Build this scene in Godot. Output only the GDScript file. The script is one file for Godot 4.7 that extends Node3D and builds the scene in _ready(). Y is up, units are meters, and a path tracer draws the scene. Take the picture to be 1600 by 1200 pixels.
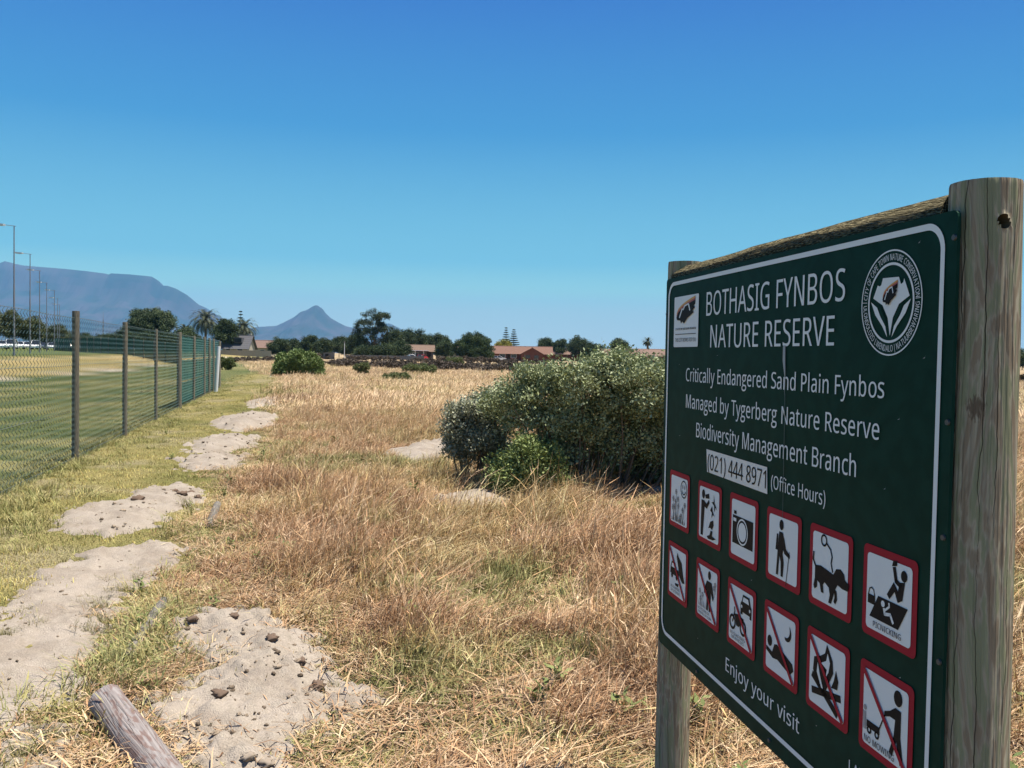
extends Node3D
# A dry reserve beside a chain link fence, with a large painted sign on two poles.

const F := 1415.0
const SKY_STOPS := [[0.0, Color(0.41, 0.57, 0.42)], [2.85, Color(0.32, 0.525, 0.395)], [5.8, Color(0.125, 0.335, 0.405)], [13.7, Color(0.034, 0.172, 0.352)], [21.4, Color(0.022, 0.102, 0.315)], [45.0, Color(0.018, 0.075, 0.27)], [90.0, Color(0.015, 0.06, 0.24)]]
const EYE := 1.55
var cam_basis: Basis
var rng := RandomNumberGenerator.new()
var noise := FastNoiseLite.new()
var noise2 := FastNoiseLite.new()
var used_names := {}
var M := {}

# ---------------------------------------------------------------- helpers
func lin(r, g, b) -> Color:
	return Color(r, g, b).linear_to_srgb()

func ray(x, y) -> Vector3:
	return cam_basis * Vector3((x - 800.0) / F, -(y - 600.0) / F, -1.0)

func gp(x, y, h = 0.0) -> Vector3:
	var d = ray(x, y)
	return Vector3(0, EYE, 0) + d * ((h - EYE) / d.y)

func at(x, y, depth) -> Vector3:
	var d = ray(x, y)
	return Vector3(0, EYE, 0) + d * (depth / -d.z)

func mat(c: Color, rough = 0.85, spec = 0.3, vertex = false) -> StandardMaterial3D:
	var m = StandardMaterial3D.new()
	m.albedo_color = c
	m.roughness = rough
	m.metallic_specular = spec
	m.vertex_color_use_as_albedo = vertex
	return m

func numbered(called: String) -> String:
	if not used_names.has(called):
		used_names[called] = 0
		return called
	used_names[called] += 1
	return "%s_%03d" % [called, used_names[called]]

func tag(o, label, category, group = "", kind = ""):
	o.set_meta("label", label)
	o.set_meta("category", category)
	if group: o.set_meta("group", group)
	if kind: o.set_meta("kind", kind)

func thing(called, label, category, where = Vector3.ZERO, turn = 0.0, group = "") -> Node3D:
	var o = Node3D.new()
	o.name = numbered(called)
	add_child(o)
	o.position = where
	o.rotation.y = turn
	tag(o, label, category, group)
	return o

func ST() -> SurfaceTool:
	var st = SurfaceTool.new()
	st.begin(Mesh.PRIMITIVE_TRIANGLES)
	return st

func put(called, mesh, material, parent = null) -> MeshInstance3D:
	var o = MeshInstance3D.new()
	o.mesh = mesh
	o.material_override = material
	if parent:
		o.name = called
		parent.add_child(o, true)
	else:
		o.name = numbered(called)
		add_child(o)
	return o

func done(st: SurfaceTool, flat = true) -> ArrayMesh:
	st.generate_normals()
	return st.commit()

func quad(st, a, b, c, d):
	st.add_vertex(a); st.add_vertex(b); st.add_vertex(c)
	st.add_vertex(a); st.add_vertex(c); st.add_vertex(d)

func box(st, c: Vector3, s: Vector3, b := Basis()):
	st.set_smooth_group(-1)
	var h = s * 0.5
	var p = []
	for i in 8:
		p.append(c + b * Vector3(h.x * (1 if i & 1 else -1), h.y * (1 if i & 2 else -1), h.z * (1 if i & 4 else -1)))
	for f in [[0, 1, 3, 2], [5, 4, 6, 7], [4, 0, 2, 6], [1, 5, 7, 3], [2, 3, 7, 6], [4, 5, 1, 0]]:
		quad(st, p[f[0]], p[f[2]] if false else p[f[3]], p[f[2]], p[f[1]])

func tube(st, a: Vector3, b: Vector3, r0, r1, n = 8, caps = true):
	var ax = (b - a).normalized()
	var s = ax.cross(Vector3.UP if absf(ax.y) < 0.95 else Vector3.RIGHT).normalized()
	var t = s.cross(ax)
	for i in n:
		var w0 = TAU * i / n
		var w1 = TAU * (i + 1) / n
		var d0 = s * cos(w0) + t * sin(w0)
		var d1 = s * cos(w1) + t * sin(w1)
		st.set_smooth_group(1)
		quad(st, a + d0 * r0, b + d0 * r1, b + d1 * r1, a + d1 * r0)
		if caps:
			st.set_smooth_group(-1)
			st.add_vertex(b); st.add_vertex(b + d1 * r1); st.add_vertex(b + d0 * r1)
			st.add_vertex(a); st.add_vertex(a + d0 * r0); st.add_vertex(a + d1 * r0)

func multi(called, mesh, material, xforms: Array, colors: Array, parent = null) -> MultiMeshInstance3D:
	var mm = MultiMesh.new()
	mm.transform_format = MultiMesh.TRANSFORM_3D
	mm.use_colors = not colors.is_empty()
	mm.mesh = mesh
	mm.instance_count = xforms.size()
	for i in xforms.size():
		mm.set_instance_transform(i, xforms[i])
		if not colors.is_empty():
			mm.set_instance_color(i, colors[i])
	var o = MultiMeshInstance3D.new()
	o.multimesh = mm
	o.material_override = material
	if parent:
		o.name = called
		parent.add_child(o, true)
	else:
		o.name = numbered(called)
		add_child(o)
	return o

func tex(w, h, fn: Callable) -> ImageTexture:
	var im = Image.create(w, h, false, Image.FORMAT_RGB8)
	for y in h:
		for x in w:
			im.set_pixel(x, y, fn.call(x / float(w), y / float(h)))
	return ImageTexture.create_from_image(im)

func ss(a, b, x):
	return smoothstep(a, b, x)

# ---------------------------------------------------------------- terrain
const FX := -6.0
const FZ := -12.44
const FDIR := Vector2(-0.238, -0.971)

func fence_side(x, z):   # metres to the far side of the fence
	return (x - FX) * -0.971 + (z - FZ) * 0.238

func bank(x, z):
	var s = fence_side(x, z)
	var h = ss(8.0, 19.0, s) * 0.85 + ss(19.0, 60.0, s) * 0.45
	return h * ss(2.0, 25.0, -z)

func gh(x, z):
	var far = clampf(1.0 - (-z - 30.0) / 60.0, 0.0, 1.0)
	return bank(x, z) + (noise.get_noise_2d(x * 1.3, z * 1.3) * 0.03 + noise.get_noise_2d(x * 6.0, z * 6.0) * 0.010) * far

var edge_pts := []   # right-hand edge of the worn path
func edge_x(z):
	if z >= edge_pts[0].z: return edge_pts[0].x + (z - edge_pts[0].z) * -0.55
	for i in edge_pts.size() - 1:
		var a: Vector3 = edge_pts[i]
		var b: Vector3 = edge_pts[i + 1]
		if z <= a.z and z >= b.z:
			return lerpf(a.x, b.x, (z - a.z) / (b.z - a.z))
	var l: Vector3 = edge_pts[-1]
	return l.x + (z - l.z) * 0.30

var sand_polys := []    # [PackedVector2Array, lift, mound]
func sand_sd(poly: PackedVector2Array, p: Vector2):
	var best = 1e9
	for i in poly.size():
		var q = Geometry2D.get_closest_point_to_segment(p, poly[i], poly[(i + 1) % poly.size()])
		best = minf(best, p.distance_squared_to(q))
	best = sqrt(best)
	return best if Geometry2D.is_point_in_polygon(p, poly) else -best

func sand_at(x, z):     # signed distance into the nearest sand, with the ragged edge that the sand meshes have
	var p = Vector2(x, z)
	var best = -9.0
	for s in sand_polys:
		if p.distance_squared_to(s.c) < s.r * s.r:
			best = maxf(best, sand_sd(s.poly, p) + rag(x, z) * s.k)
	return best

func sand_h(x, z, s):
	var sd = sand_sd(s.poly, Vector2(x, z)) + rag(x, z) * s.k
	var up = clampf(sd * 0.30, -0.06, s.lift) + s.mound * ss(0.0, 0.45, sd)
	var foot = noise2.get_noise_2d(x * 5.0, z * 5.0) * 0.034 + noise2.get_noise_2d(x * 14.0, z * 14.0) * 0.016 + noise.get_noise_2d(x * 40.0, z * 40.0) * 0.005
	return gh(x, z) + up + foot * ss(0.0, 0.2, sd)

func rag(x, z):
	return noise.get_noise_2d(x * 9.0 + 50.0, z * 9.0) * 0.20 + noise.get_noise_2d(x * 30.0, z * 30.0 + 9.0) * 0.11

func px_poly(a: Array) -> PackedVector2Array:
	var out = PackedVector2Array()
	for q in a:
		var p = gp(q[0], q[1])
		out.append(Vector2(p.x, p.z))
	return out

func axis(fine0, fine1, step, lo, hi) -> PackedFloat32Array:
	var mid = []
	var v = fine0
	while v <= fine1:
		mid.append(v); v += step
	var d = step
	v = fine1
	var after = []
	while v < hi:
		d *= 1.13; v += d; after.append(v)
	d = step
	v = fine0
	var before = []
	while v > lo:
		d *= 1.13; v -= d; before.push_front(v)
	return PackedFloat32Array(before + mid + after)

func ground_color(x, z) -> Color:
	var s = fence_side(x, z)
	var n1 = noise.get_noise_2d(x * 0.6, z * 0.6)
	var n2 = noise.get_noise_2d(x * 3.0 + 40.0, z * 3.0)
	var n3 = noise2.get_noise_2d(x * 1.1, z * 1.1)
	if s > 0.0:
		var lawn = Color(0.15, 0.18, 0.075).lerp(Color(0.36, 0.33, 0.15), clampf(0.45 + n1 * 1.1 + n2 * 0.5, 0, 1))
		# mown stripes run across the lawn as bands of straw and green
		var band = noise2.get_noise_2d(x * 0.35, z * 1.7)
		lawn = lawn.lerp(Color(0.11, 0.155, 0.065), clampf(band * 2.2, 0, 0.7))
		var straw = Color(0.50, 0.39, 0.19).lerp(Color(0.36, 0.30, 0.13), clampf(0.5 + n1 + n2, 0, 1))
		var edge = s + n1 * 1.5
		var c = lawn
		c = c.lerp(Color(0.07, 0.115, 0.045), ss(7.5, 8.6, edge) * 0.8)
		c = c.lerp(Color(0.62, 0.54, 0.42), ss(9.0, 9.3, edge))
		c = c.lerp(straw, ss(9.8, 10.4, edge))
		c = c.lerp(Color(0.60, 0.52, 0.40), ss(0.35, 0.5, noise2.get_noise_2d(x * 0.25, z * 0.9)) * ss(10.5, 11.0, edge) * (1.0 - ss(14.0, 15.0, edge)))
		c = c.lerp(Color(0.14, 0.17, 0.07), ss(17.0, 18.5, edge))
		return c
	var ex = edge_x(z)
	var soil = Color(0.54, 0.42, 0.265).lerp(Color(0.32, 0.24, 0.15), clampf(0.5 + n1 * 1.2 + n2 * 0.9, 0, 1))
	var turf = Color(0.42, 0.36, 0.15).lerp(Color(0.25, 0.24, 0.085), clampf(0.45 + n1 * 1.2 + n2 * 0.7, 0, 1))
	turf = turf.lerp(Color(0.46, 0.39, 0.24), clampf(n3 * 1.6, 0, 0.7))
	var c2 = turf.lerp(soil, ss(-0.25, 0.35, x - ex + n2 * 0.5))
	return c2

func heightfield(xs: PackedFloat32Array, zs: PackedFloat32Array, hf: Callable, cf) -> ArrayMesh:
	var nx = xs.size()
	var nz = zs.size()
	var v = PackedVector3Array(); v.resize(nx * nz)
	var c = PackedColorArray(); c.resize(nx * nz)
	var nn = PackedVector3Array(); nn.resize(nx * nz)
	for j in nz:
		for i in nx:
			v[j * nx + i] = Vector3(xs[i], hf.call(xs[i], zs[j]), zs[j])
			c[j * nx + i] = cf.call(xs[i], zs[j]) if cf else Color(1, 1, 1)
	for j in nz:
		for i in nx:
			var a = v[j * nx + maxi(i - 1, 0)]
			var b = v[j * nx + mini(i + 1, nx - 1)]
			var d = v[maxi(j - 1, 0) * nx + i]
			var e = v[mini(j + 1, nz - 1) * nx + i]
			var n = (e - d).cross(b - a)
			nn[j * nx + i] = (n if n.y > 0 else -n).normalized()
	var idx = PackedInt32Array()
	for j in nz - 1:
		for i in nx - 1:
			var k = j * nx + i
			idx.append_array([k, k + 1, k + nx + 1, k, k + nx + 1, k + nx])
	var arr = []
	arr.resize(Mesh.ARRAY_MAX)
	arr[Mesh.ARRAY_VERTEX] = v
	arr[Mesh.ARRAY_NORMAL] = nn
	arr[Mesh.ARRAY_COLOR] = c
	arr[Mesh.ARRAY_INDEX] = idx
	var m = ArrayMesh.new()
	m.add_surface_from_arrays(Mesh.PRIMITIVE_TRIANGLES, arr)
	return m

func make_ground():
	var e_px = [[150, 1125], [190, 1075], [250, 965], [300, 885], [335, 805], [385, 722], [425, 655], [437, 612], [442, 592]]
	for q in e_px: edge_pts.append(gp(q[0], q[1]))
	var defs = [
		["sand_path", [[-60, 1020], [0, 965], [55, 905], [90, 885], [130, 868], [200, 855], [270, 848], [292, 860], [272, 880], [235, 900], [205, 925], [185, 955], [160, 990], [165, 1015], [140, 1050], [112, 1082], [60, 1110], [0, 1145], [-80, 1150]], 0.025, 0.0],
		["sand_path", [[-80, 1172], [0, 1168], [70, 1132], [120, 1130], [110, 1170], [90, 1260], [-120, 1270]], 0.02, 0.0],
		["sand_mound", [[262, 985], [290, 968], [340, 958], [395, 957], [440, 968], [465, 985], [500, 1000], [520, 1030], [530, 1055], [570, 1085], [588, 1105], [560, 1125], [500, 1142], [470, 1162], [440, 1250], [290, 1250], [265, 1185], [235, 1150], [222, 1110], [240, 1080], [300, 1062], [320, 1050], [300, 1030], [262, 1010]], 0.03, 0.06],
		["sand_mound", [[85, 808], [130, 790], [200, 785], [215, 770], [240, 762], [285, 756], [312, 768], [318, 788], [280, 800], [240, 825], [170, 838], [95, 832]], 0.03, 0.03],
		["sand_mound", [[278, 718], [330, 711], [380, 713], [378, 727], [340, 736], [290, 732]], 0.03, 0.05],
		["sand_mound", [[298, 692], [345, 681], [402, 682], [398, 698], [345, 707], [293, 708]], 0.03, 0.06],
		["sand_mound", [[338, 657], [380, 648], [428, 650], [424, 666], [380, 674], [342, 670]], 0.03, 0.10],
		["sand_mound", [[385, 628], [432, 620], [436, 633], [392, 638]], 0.03, 0.06],
		["sand_mound", [[600, 708], [640, 698], [690, 688], [712, 700], [695, 720], [640, 722]], 0.03, 0.07],
		["sand_mound", [[670, 780], [740, 770], [800, 774], [796, 792], [730, 796], [680, 792]], 0.03, 0.05],
		["sand_mound", [[995, 766], [1060, 756], [1080, 775], [1005, 780]], 0.03, 0.08],
	]
	var labels = ["pale sand of the worn footpath running along the fence", "pale sand of the footpath beside the fallen log", "wide trodden sand heap with clods beside the fallen log", "low sand heap with dark clods on the footpath", "flat pale sand heap across the grassy path", "thin sand heap across the grassy path behind another", "rounded sand heap farther along the grassy path", "smallest sand heap far along the grassy path", "rough sand heap left of the leafy shrubs", "long sand heap in front of the leafy shrubs", "sand heap half hidden behind the sign board"]
	var meshes = []
	for k in defs.size():
		var d = defs[k]
		var poly = px_poly(d[1])
		var c = Vector2.ZERO
		for p in poly: c += p
		c /= poly.size()
		var r = 0.0
		for p in poly: r = maxf(r, p.distance_to(c))
		sand_polys.append({"poly": poly, "c": c, "r": r + 0.8, "k": 1.0 if k < 4 else 1.6, "lift": d[2], "mound": d[3], "name": d[0], "label": labels[k]})
	# the ground: one sheet, fine near the camera and coarse to the horizon
	var xs = axis(-9.0, 5.0, 0.14, -16000.0, 16000.0)
	var zs = axis(-17.0, -1.0, 0.14, -17000.0, 60.0)
	var gm = heightfield(xs, zs, gh, ground_color)
	var g = put("ground", gm, M.soil)
	g.set_meta("kind", "structure")
	g.set_meta("label", "dry straw coloured sandy ground of the open field")
	for s in sand_polys:
		var lo: Vector2 = s.c - Vector2(s.r, s.r)
		var hi: Vector2 = s.c + Vector2(s.r, s.r)
		var box2 = Rect2(s.poly[0], Vector2.ZERO)
		for p in s.poly: box2 = box2.expand(p)
		box2 = box2.grow(0.35)
		var step = clampf(-s.c.y * 0.006, 0.022, 0.2)
		var ax = PackedFloat32Array()
		var az = PackedFloat32Array()
		var v = box2.position.x
		while v < box2.end.x + step: ax.append(v); v += step
		v = box2.position.y
		while v < box2.end.y + step: az.append(v); v += step
		var sm = heightfield(ax, az, sand_h.bind(s), func(x, z):
			var n1 = noise.get_noise_2d(x * 4.0, z * 4.0 + 77.0)
			var n2 = noise.get_noise_2d(x * 25.0, z * 25.0)
			return Color(0.375, 0.325, 0.268).lerp(Color(0.30, 0.254, 0.205), clampf(0.4 + n1 * 1.2 + n2 * 0.9, 0, 1)))
		var o = put(s.name, sm, M.sand)
		o.set_meta("kind", "structure")
		o.set_meta("label", s.label)

# ---------------------------------------------------------------- grass
func blade_mesh(sd: int, n: int, radius: float, h0: float, h1: float, width: float, lean: float, droop: float, heads := 0, cols := [Color(1, 1, 1)]) -> ArrayMesh:
	var r = RandomNumberGenerator.new()
	r.seed = sd
	var st = ST()
	st.set_smooth_group(-1)
	for i in n:
		var a = r.randf() * TAU
		var rad = radius * sqrt(r.randf())
		var p = Vector3(cos(a) * rad, -0.01, sin(a) * rad)
		var h = lerpf(h0, h1, pow(r.randf(), 1.4))
		var az = r.randf() * TAU
		var out = Vector3(cos(az), 0, sin(az)) * r.randf_range(0.1, 1.0) + Vector3(0.28, 0, -0.05)
		var side = Vector3(-sin(az + r.randf_range(-0.9, 0.9)), 0, cos(az)).normalized()
		var w = width * r.randf_range(0.6, 1.3)
		var c: Color = cols[r.randi() % cols.size()]
		var b = r.randf_range(0.62, 1.25)
		st.set_color(Color(c.r * b, c.g * b, c.b * b))
		var head = i < heads
		var segs = 4 if head else 3
		var dr = droop * r.randf_range(0.3, 1.4)
		var ln = lean * r.randf_range(0.3, 1.5)
		var pts = []
		for k in segs + 1:
			var t = k / float(segs)
			pts.append(p + Vector3(0, h * (t - dr * t * t * 0.55), 0) + out * h * (ln * t + dr * t * t * 0.7))
		for k in segs:
			var t0 = k / float(segs)
			var t1 = (k + 1) / float(segs)
			var w0 = w * (1.0 - 0.75 * t0)
			var w1 = w * (1.0 - 0.75 * t1)
			if head:
				w0 = w * 0.45; w1 = w * 0.4
				if k == segs - 1: w0 = w * 1.5; w1 = w * 0.2
			if k == segs - 1 and not head:
				st.add_vertex(pts[k] - side * w0); st.add_vertex(pts[k + 1]); st.add_vertex(pts[k] + side * w0)
			else:
				quad(st, pts[k] - side * w0, pts[k + 1] - side * w1, pts[k + 1] + side * w1, pts[k] + side * w0)
	return done(st)

func spot(x, z, s, tilt := 0.12, sy := 1.0, turn := -1.0) -> Transform3D:
	# blades lean with the wind: turn only a little unless the tuft is short
	var a = rng.randf_range(-1.3, 1.3) if turn < 0.0 else rng.randf() * TAU
	var b = Basis(Vector3.UP, a) * Basis(Vector3(rng.randf_range(-1, 1), 0, rng.randf_range(-1, 1)).normalized(), rng.randf() * tilt)
	return Transform3D(b.scaled(Vector3(s, s * sy, s)), Vector3(x, gh(x, z), z))

func make_grass():
	var straw = [Color(1, 1, 1), Color(1.1, 1.02, 0.9), Color(0.8, 0.66, 0.55), Color(1.15, 1.1, 1.05), Color(0.62, 0.5, 0.42), Color(0.42, 0.34, 0.28)]
	var greens = [Color(1, 1, 1), Color(1.3, 1.15, 0.9), Color(0.7, 0.85, 0.7), Color(2.2, 1.6, 1.4)]
	var dry = []
	for k in 5: dry.append(blade_mesh(11 + k, 52, 0.10, 0.06, 0.42, 0.0030, 0.42, 0.75, 6 + k, straw))
	var tall = []
	for k in 3: tall.append(blade_mesh(31 + k, 26, 0.10, 0.28, 0.62, 0.0026, 0.5, 0.75, 16, straw))
	var green = []
	for k in 3: green.append(blade_mesh(51 + k, 48, 0.09, 0.04, 0.26, 0.0032, 0.4, 0.7, 5, greens + [straw[1], straw[3]]))
	var short = []
	for k in 4: short.append(blade_mesh(71 + k, 70, 0.16, 0.012, 0.055, 0.0028, 0.5, 0.6, 0, greens + straw))
	var clump = []     # wide clumps for the middle and far distance
	for k in 4: clump.append(blade_mesh(91 + k, 190, 0.80, 0.05, 0.42, 0.0075, 0.5, 0.8, 40, [straw[0], straw[1], straw[3]]))
	var litter = []
	for k in 3:
		var r = RandomNumberGenerator.new()
		r.seed = 120 + k
		var st = ST()
		st.set_smooth_group(-1)
		for i in 34:      # stems broken off and lying on the ground
			var p = Vector3(r.randf_range(-0.16, 0.16), r.randf_range(0.006, 0.05), r.randf_range(-0.16, 0.16))
			var az = r.randf() * TAU
			var d = Vector3(cos(az), r.randf_range(-0.18, 0.25), sin(az)) * r.randf_range(0.03, 0.13)
			var w = Vector3(-sin(az), 0, cos(az)) * r.randf_range(0.0012, 0.0030)
			var c: Color = straw[r.randi() % straw.size()]
			st.set_color(c * r.randf_range(0.7, 1.2))
			var bend = Vector3(0, r.randf_range(0.0, 0.02), 0)
			quad(st, p - w, p + d * 0.5 + bend - w, p + d * 0.5 + bend + w, p + w)
			quad(st, p + d * 0.5 + bend - w, p + d - w * 0.4, p + d + w * 0.4, p + d * 0.5 + bend + w)
		litter.append(done(st))
	var weed = []
	for k in 2:
		var r = RandomNumberGenerator.new()
		r.seed = 140 + k
		var st = ST()
		st.set_smooth_group(-1)
		for i in 26:
			var az = r.randf() * TAU
			var y = r.randf_range(0.0, 0.14)
			var d = Vector3(cos(az), r.randf_range(0.1, 0.9), sin(az)).normalized() * r.randf_range(0.03, 0.06)
			var w = Vector3(-sin(az), 0, cos(az)) * d.length() * 0.24
			var p = Vector3(r.randfn() * 0.02, y, r.randfn() * 0.02)
			st.set_color(Color(1, 1, 1) * r.randf_range(0.7, 1.3))
			quad(st, p, p + d * 0.5 - w, p + d, p + d * 0.5 + w)
			tube(st, Vector3(0, -0.01, 0), p, 0.0015, 0.001, 3, false)
		weed.append(done(st))
	var sets = {}
	var add = func(key, t: Transform3D, c: Color):
		if not sets.has(key): sets[key] = [[], []]
		sets[key][0].append(t)
		sets[key][1].append(c)
	# patches that the picture shows: [px, py, radius m, kind]
	var patches = []
	for q in [[790, 935, 0.62, "g"], [640, 930, 0.30, "g"], [520, 860, 0.75, "r"], [470, 840, 0.5, "r"], [640, 985, 0.45, "r"], [960, 930, 0.7, "r"], [930, 860, 0.8, "r"], [480, 1165, 0.34, "g"], [600, 1080, 0.28, "g"], [700, 1130, 0.25, "g"], [560, 980, 0.3, "g"], [330, 830, 0.35, "g"], [250, 1000, 0.40, "g"], [400, 760, 0.9, "r"], [500, 625, 2.0, "r"], [640, 750, 0.9, "y"], [560, 730, 1.3, "g"], [720, 860, 0.6, "y"], [800, 820, 0.9, "y"], [980, 1110, 0.5, "r"], [830, 1150, 0.35, "g"], [1000, 1180, 0.35, "g"], [880, 1050, 0.35, "g"], [1150, 1120, 0.5, "y"], [740, 690, 1.5, "y"], [420, 700, 1.0, "g"], [330, 900, 0.5, "r"], [380, 930, 0.4, "r"]]:
		var p = gp(q[0], q[1])
		patches.append([Vector2(p.x, p.z), q[2], q[3]])
	var c_straw = Color(0.70, 0.54, 0.345)
	var c_red = Color(0.455, 0.31, 0.20)
	var c_green = Color(0.20, 0.19, 0.075)
	var c_yellow = Color(0.45, 0.39, 0.19)
	var kind_at = func(x, z):
		var r = rng.randf()
		for q in patches:
			var d = q[0].distance_to(Vector2(x, z)) / q[1]
			if d < 0.65 + 0.5 * r: return q[2]
		var n = noise.get_noise_2d(x * 0.9, z * 0.9) + rng.randf_range(-0.16, 0.16)
		var g = noise2.get_noise_2d(x * 0.8 + 30.0, z * 0.8) + rng.randf_range(-0.14, 0.14)
		var near = ss(-9.0, -4.0, z)
		if g > lerpf(0.24, 0.06, near): return "g" if rng.randf() < 0.6 else "y"
		if n > lerpf(0.16, 0.02, near): return "r"
		if n < -0.28: return "y"
		return "s"
	var tint = func(kind):
		var c = c_straw
		if kind == "r": c = c_red.lerp(c_straw, rng.randf() * 0.55)
		elif kind == "g": c = c_green.lerp(c_yellow, rng.randf() * 0.7)
		elif kind == "y": c = c_yellow.lerp(c_straw, rng.randf() * 0.7)
		else: c = c_straw.lerp(c_red, rng.randf() * 0.3)
		var b = rng.randf_range(0.8, 1.2)
		return Color(c.r * b, c.g * b, c.b * b)
	# --- the tall dry field, right of the path
	var z = -2.2
	while z > -24.0:
		var step = 0.068 + 0.0068 * maxf(0.0, -z - 4.0)
		var x = edge_x(z) - 0.5
		var x1 = 1.9 + -z * 0.72
		while x < x1:
			var px = x + rng.randf_range(-0.6, 0.6) * step
			var pz = z + rng.randf_range(-0.6, 0.6) * step
			x += step
			var inside = px - edge_x(pz)
			if rng.randf() > ss(-0.5, 0.35, inside): continue
			var sd = sand_at(px, pz)
			if sd > 0.0 and rng.randf() > 0.015 + 0.30 * ss(0.22, 0.0, sd): continue
			var near_edge = ss(0.0, 0.45, -sd)
			var gap = noise2.get_noise_2d(px * 3.1 + 70.0, pz * 3.1)
			if rng.randf() < 0.22 + 0.5 * ss(0.05, 0.3, -gap):
				add.call(["straw_litter", rng.randi() % 3], spot(px, pz, rng.randf_range(0.8, 1.3), 0.1, 1.0, 1.0), c_straw.lerp(c_red, rng.randf()) * rng.randf_range(0.55, 1.05))
				if gap < -0.12 and rng.randf() < 0.75: continue
			if rng.randf() < 0.012:
				add.call(["green_weed", rng.randi() % 2], spot(px, pz, rng.randf_range(0.5, 1.2), 0.3, 1.0, 1.0), Color(0.10, 0.14, 0.045).lerp(Color(0.22, 0.24, 0.09), rng.randf()))
			var kind = kind_at.call(px, pz)
			var hs = rng.randf_range(0.7, 1.15) * (0.85 + noise.get_noise_2d(px * 1.7, pz * 1.7) * 0.8 + noise2.get_noise_2d(px * 5.0, pz * 5.0) * 0.6) * lerpf(0.4, 1.0, near_edge) * lerpf(0.5, 1.0, ss(0.0, 0.9, inside))
			# foreground strip below the board is shorter and greener
			hs *= lerpf(0.55, 1.0, ss(-3.4, -5.0, pz))
			var col = tint.call(kind)
			if kind == "g":
				add.call(["green_grass", rng.randi() % 3], spot(px, pz, 1.0, 0.2, hs * 0.95), col)
			elif rng.randf() < 0.16 and hs > 0.7:
				add.call(["tall_dry_grass", rng.randi() % 3], spot(px, pz, 1.0, 0.25, hs), col)
			else:
				add.call(["dry_grass", rng.randi() % 5], spot(px, pz, 1.0, 0.25, hs), col)
		z -= step
	while z > -150.0:
		var step = 0.36 + 0.012 * maxf(0.0, -z - 20.0)
		var x = edge_x(maxf(z, -60.0)) - 0.2 + minf(0.0, (z + 60.0) * 0.32)
		var x1 = 3.0 + -z * 0.66
		while x < x1:
			var px = x + rng.randf_range(-0.6, 0.6) * step
			var pz = z + rng.randf_range(-0.6, 0.6) * step
			x += step
			if sand_at(px, pz) > 0.05 and rng.randf() > 0.1: continue
			if px < edge_x(maxf(pz, -60.0)) + rng.randf() * 0.4 and pz > -60.0: continue
			var kind = kind_at.call(px * 0.45, pz * 0.45) if pz < -30.0 else kind_at.call(px, pz)
			if kind == "g" and rng.randf() < 0.6: kind = "y"
			if kind == "y" and rng.randf() < 0.5: kind = "s"
			add.call(["dry_grass_clump", rng.randi() % 4], spot(px, pz, rng.randf_range(0.7, 1.3) * (1.0 + -z * 0.003), 0.15, rng.randf_range(0.35, 1.1)), tint.call(kind))
		z -= step
	# --- the short turf of the path and verge, and the ragged strip under the fence
	z = -2.4
	while z > -60.0:
		var step = 0.11 + 0.011 * maxf(0.0, -z - 5.0)
		var fx = FX + FDIR.x * ((z - FZ) / FDIR.y)
		var x = maxf(fx - 0.2, -2.0 + z * 0.70)
		while x < edge_x(z) + 0.7:
			var px = x + rng.randf_range(-0.6, 0.6) * step
			var pz = z + rng.randf_range(-0.6, 0.6) * step
			x += step
			var sd = sand_at(px, pz)
			var runner = noise2.get_noise_2d(px * 2.2, pz * 2.2)
			if sd > 0.0 and rng.randf() > 0.014 + 0.10 * ss(0.12, 0.35, runner) + 0.32 * ss(0.2, 0.0, sd): continue
			var bare = noise.get_noise_2d(px * 1.9, pz * 1.9 + 200.0)
			if bare < -0.18 and rng.randf() < 0.5: continue
			var g = clampf(0.42 + noise2.get_noise_2d(px * 0.9, pz * 0.9) * 1.5 + rng.randf_range(-0.2, 0.2), 0, 1)
			var c = Color(0.56, 0.48, 0.185).lerp(Color(0.24, 0.25, 0.085), g)
			var b = rng.randf_range(0.8, 1.2)
			var s = fence_side(px, pz)
			add.call(["short_turf", rng.randi() % 4], spot(px, pz, rng.randf_range(0.7, 1.1) * (1.0 + -z * 0.012), 0.1, rng.randf_range(0.6, 1.5), 1.0), Color(c.r * b, c.g * b, c.b * b))
			if sd < 0.0 and rng.randf() < 0.02:
				add.call(["green_weed", rng.randi() % 2], spot(px, pz, rng.randf_range(0.3, 0.8), 0.3, 1.0, 1.0), Color(0.12, 0.17, 0.05).lerp(Color(0.26, 0.28, 0.10), rng.randf()))
			var rough = ss(-1.1, -0.1, s) + ss(-0.9, 0.0, px - edge_x(pz)) * 0.35
			if rng.randf() < rough * 0.8 * (0.6 + g):
				add.call(["green_grass", rng.randi() % 3], spot(px, pz, 1.0, 0.3, rng.randf_range(0.35, 0.95), 1.0), Color(0.24, 0.23, 0.085).lerp(Color(0.47, 0.40, 0.19), rng.randf() * 0.9))
		z -= step
	# sparse shoots coming through the sand
	for k in 260:
		var sp = sand_polys[[0, 0, 2, 2, 2, 3, 1][k % 7]]
		var q = sp.poly[rng.randi() % sp.poly.size()].lerp(sp.c, rng.randf_range(0.1, 0.9))
		add.call(["green_grass", rng.randi() % 3], spot(q.x, q.y, rng.randf_range(0.3, 0.6), 0.3, rng.randf_range(0.4, 1.0), 1.0), Color(0.17, 0.16, 0.07).lerp(Color(0.42, 0.34, 0.18), rng.randf() * 0.7))
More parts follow.
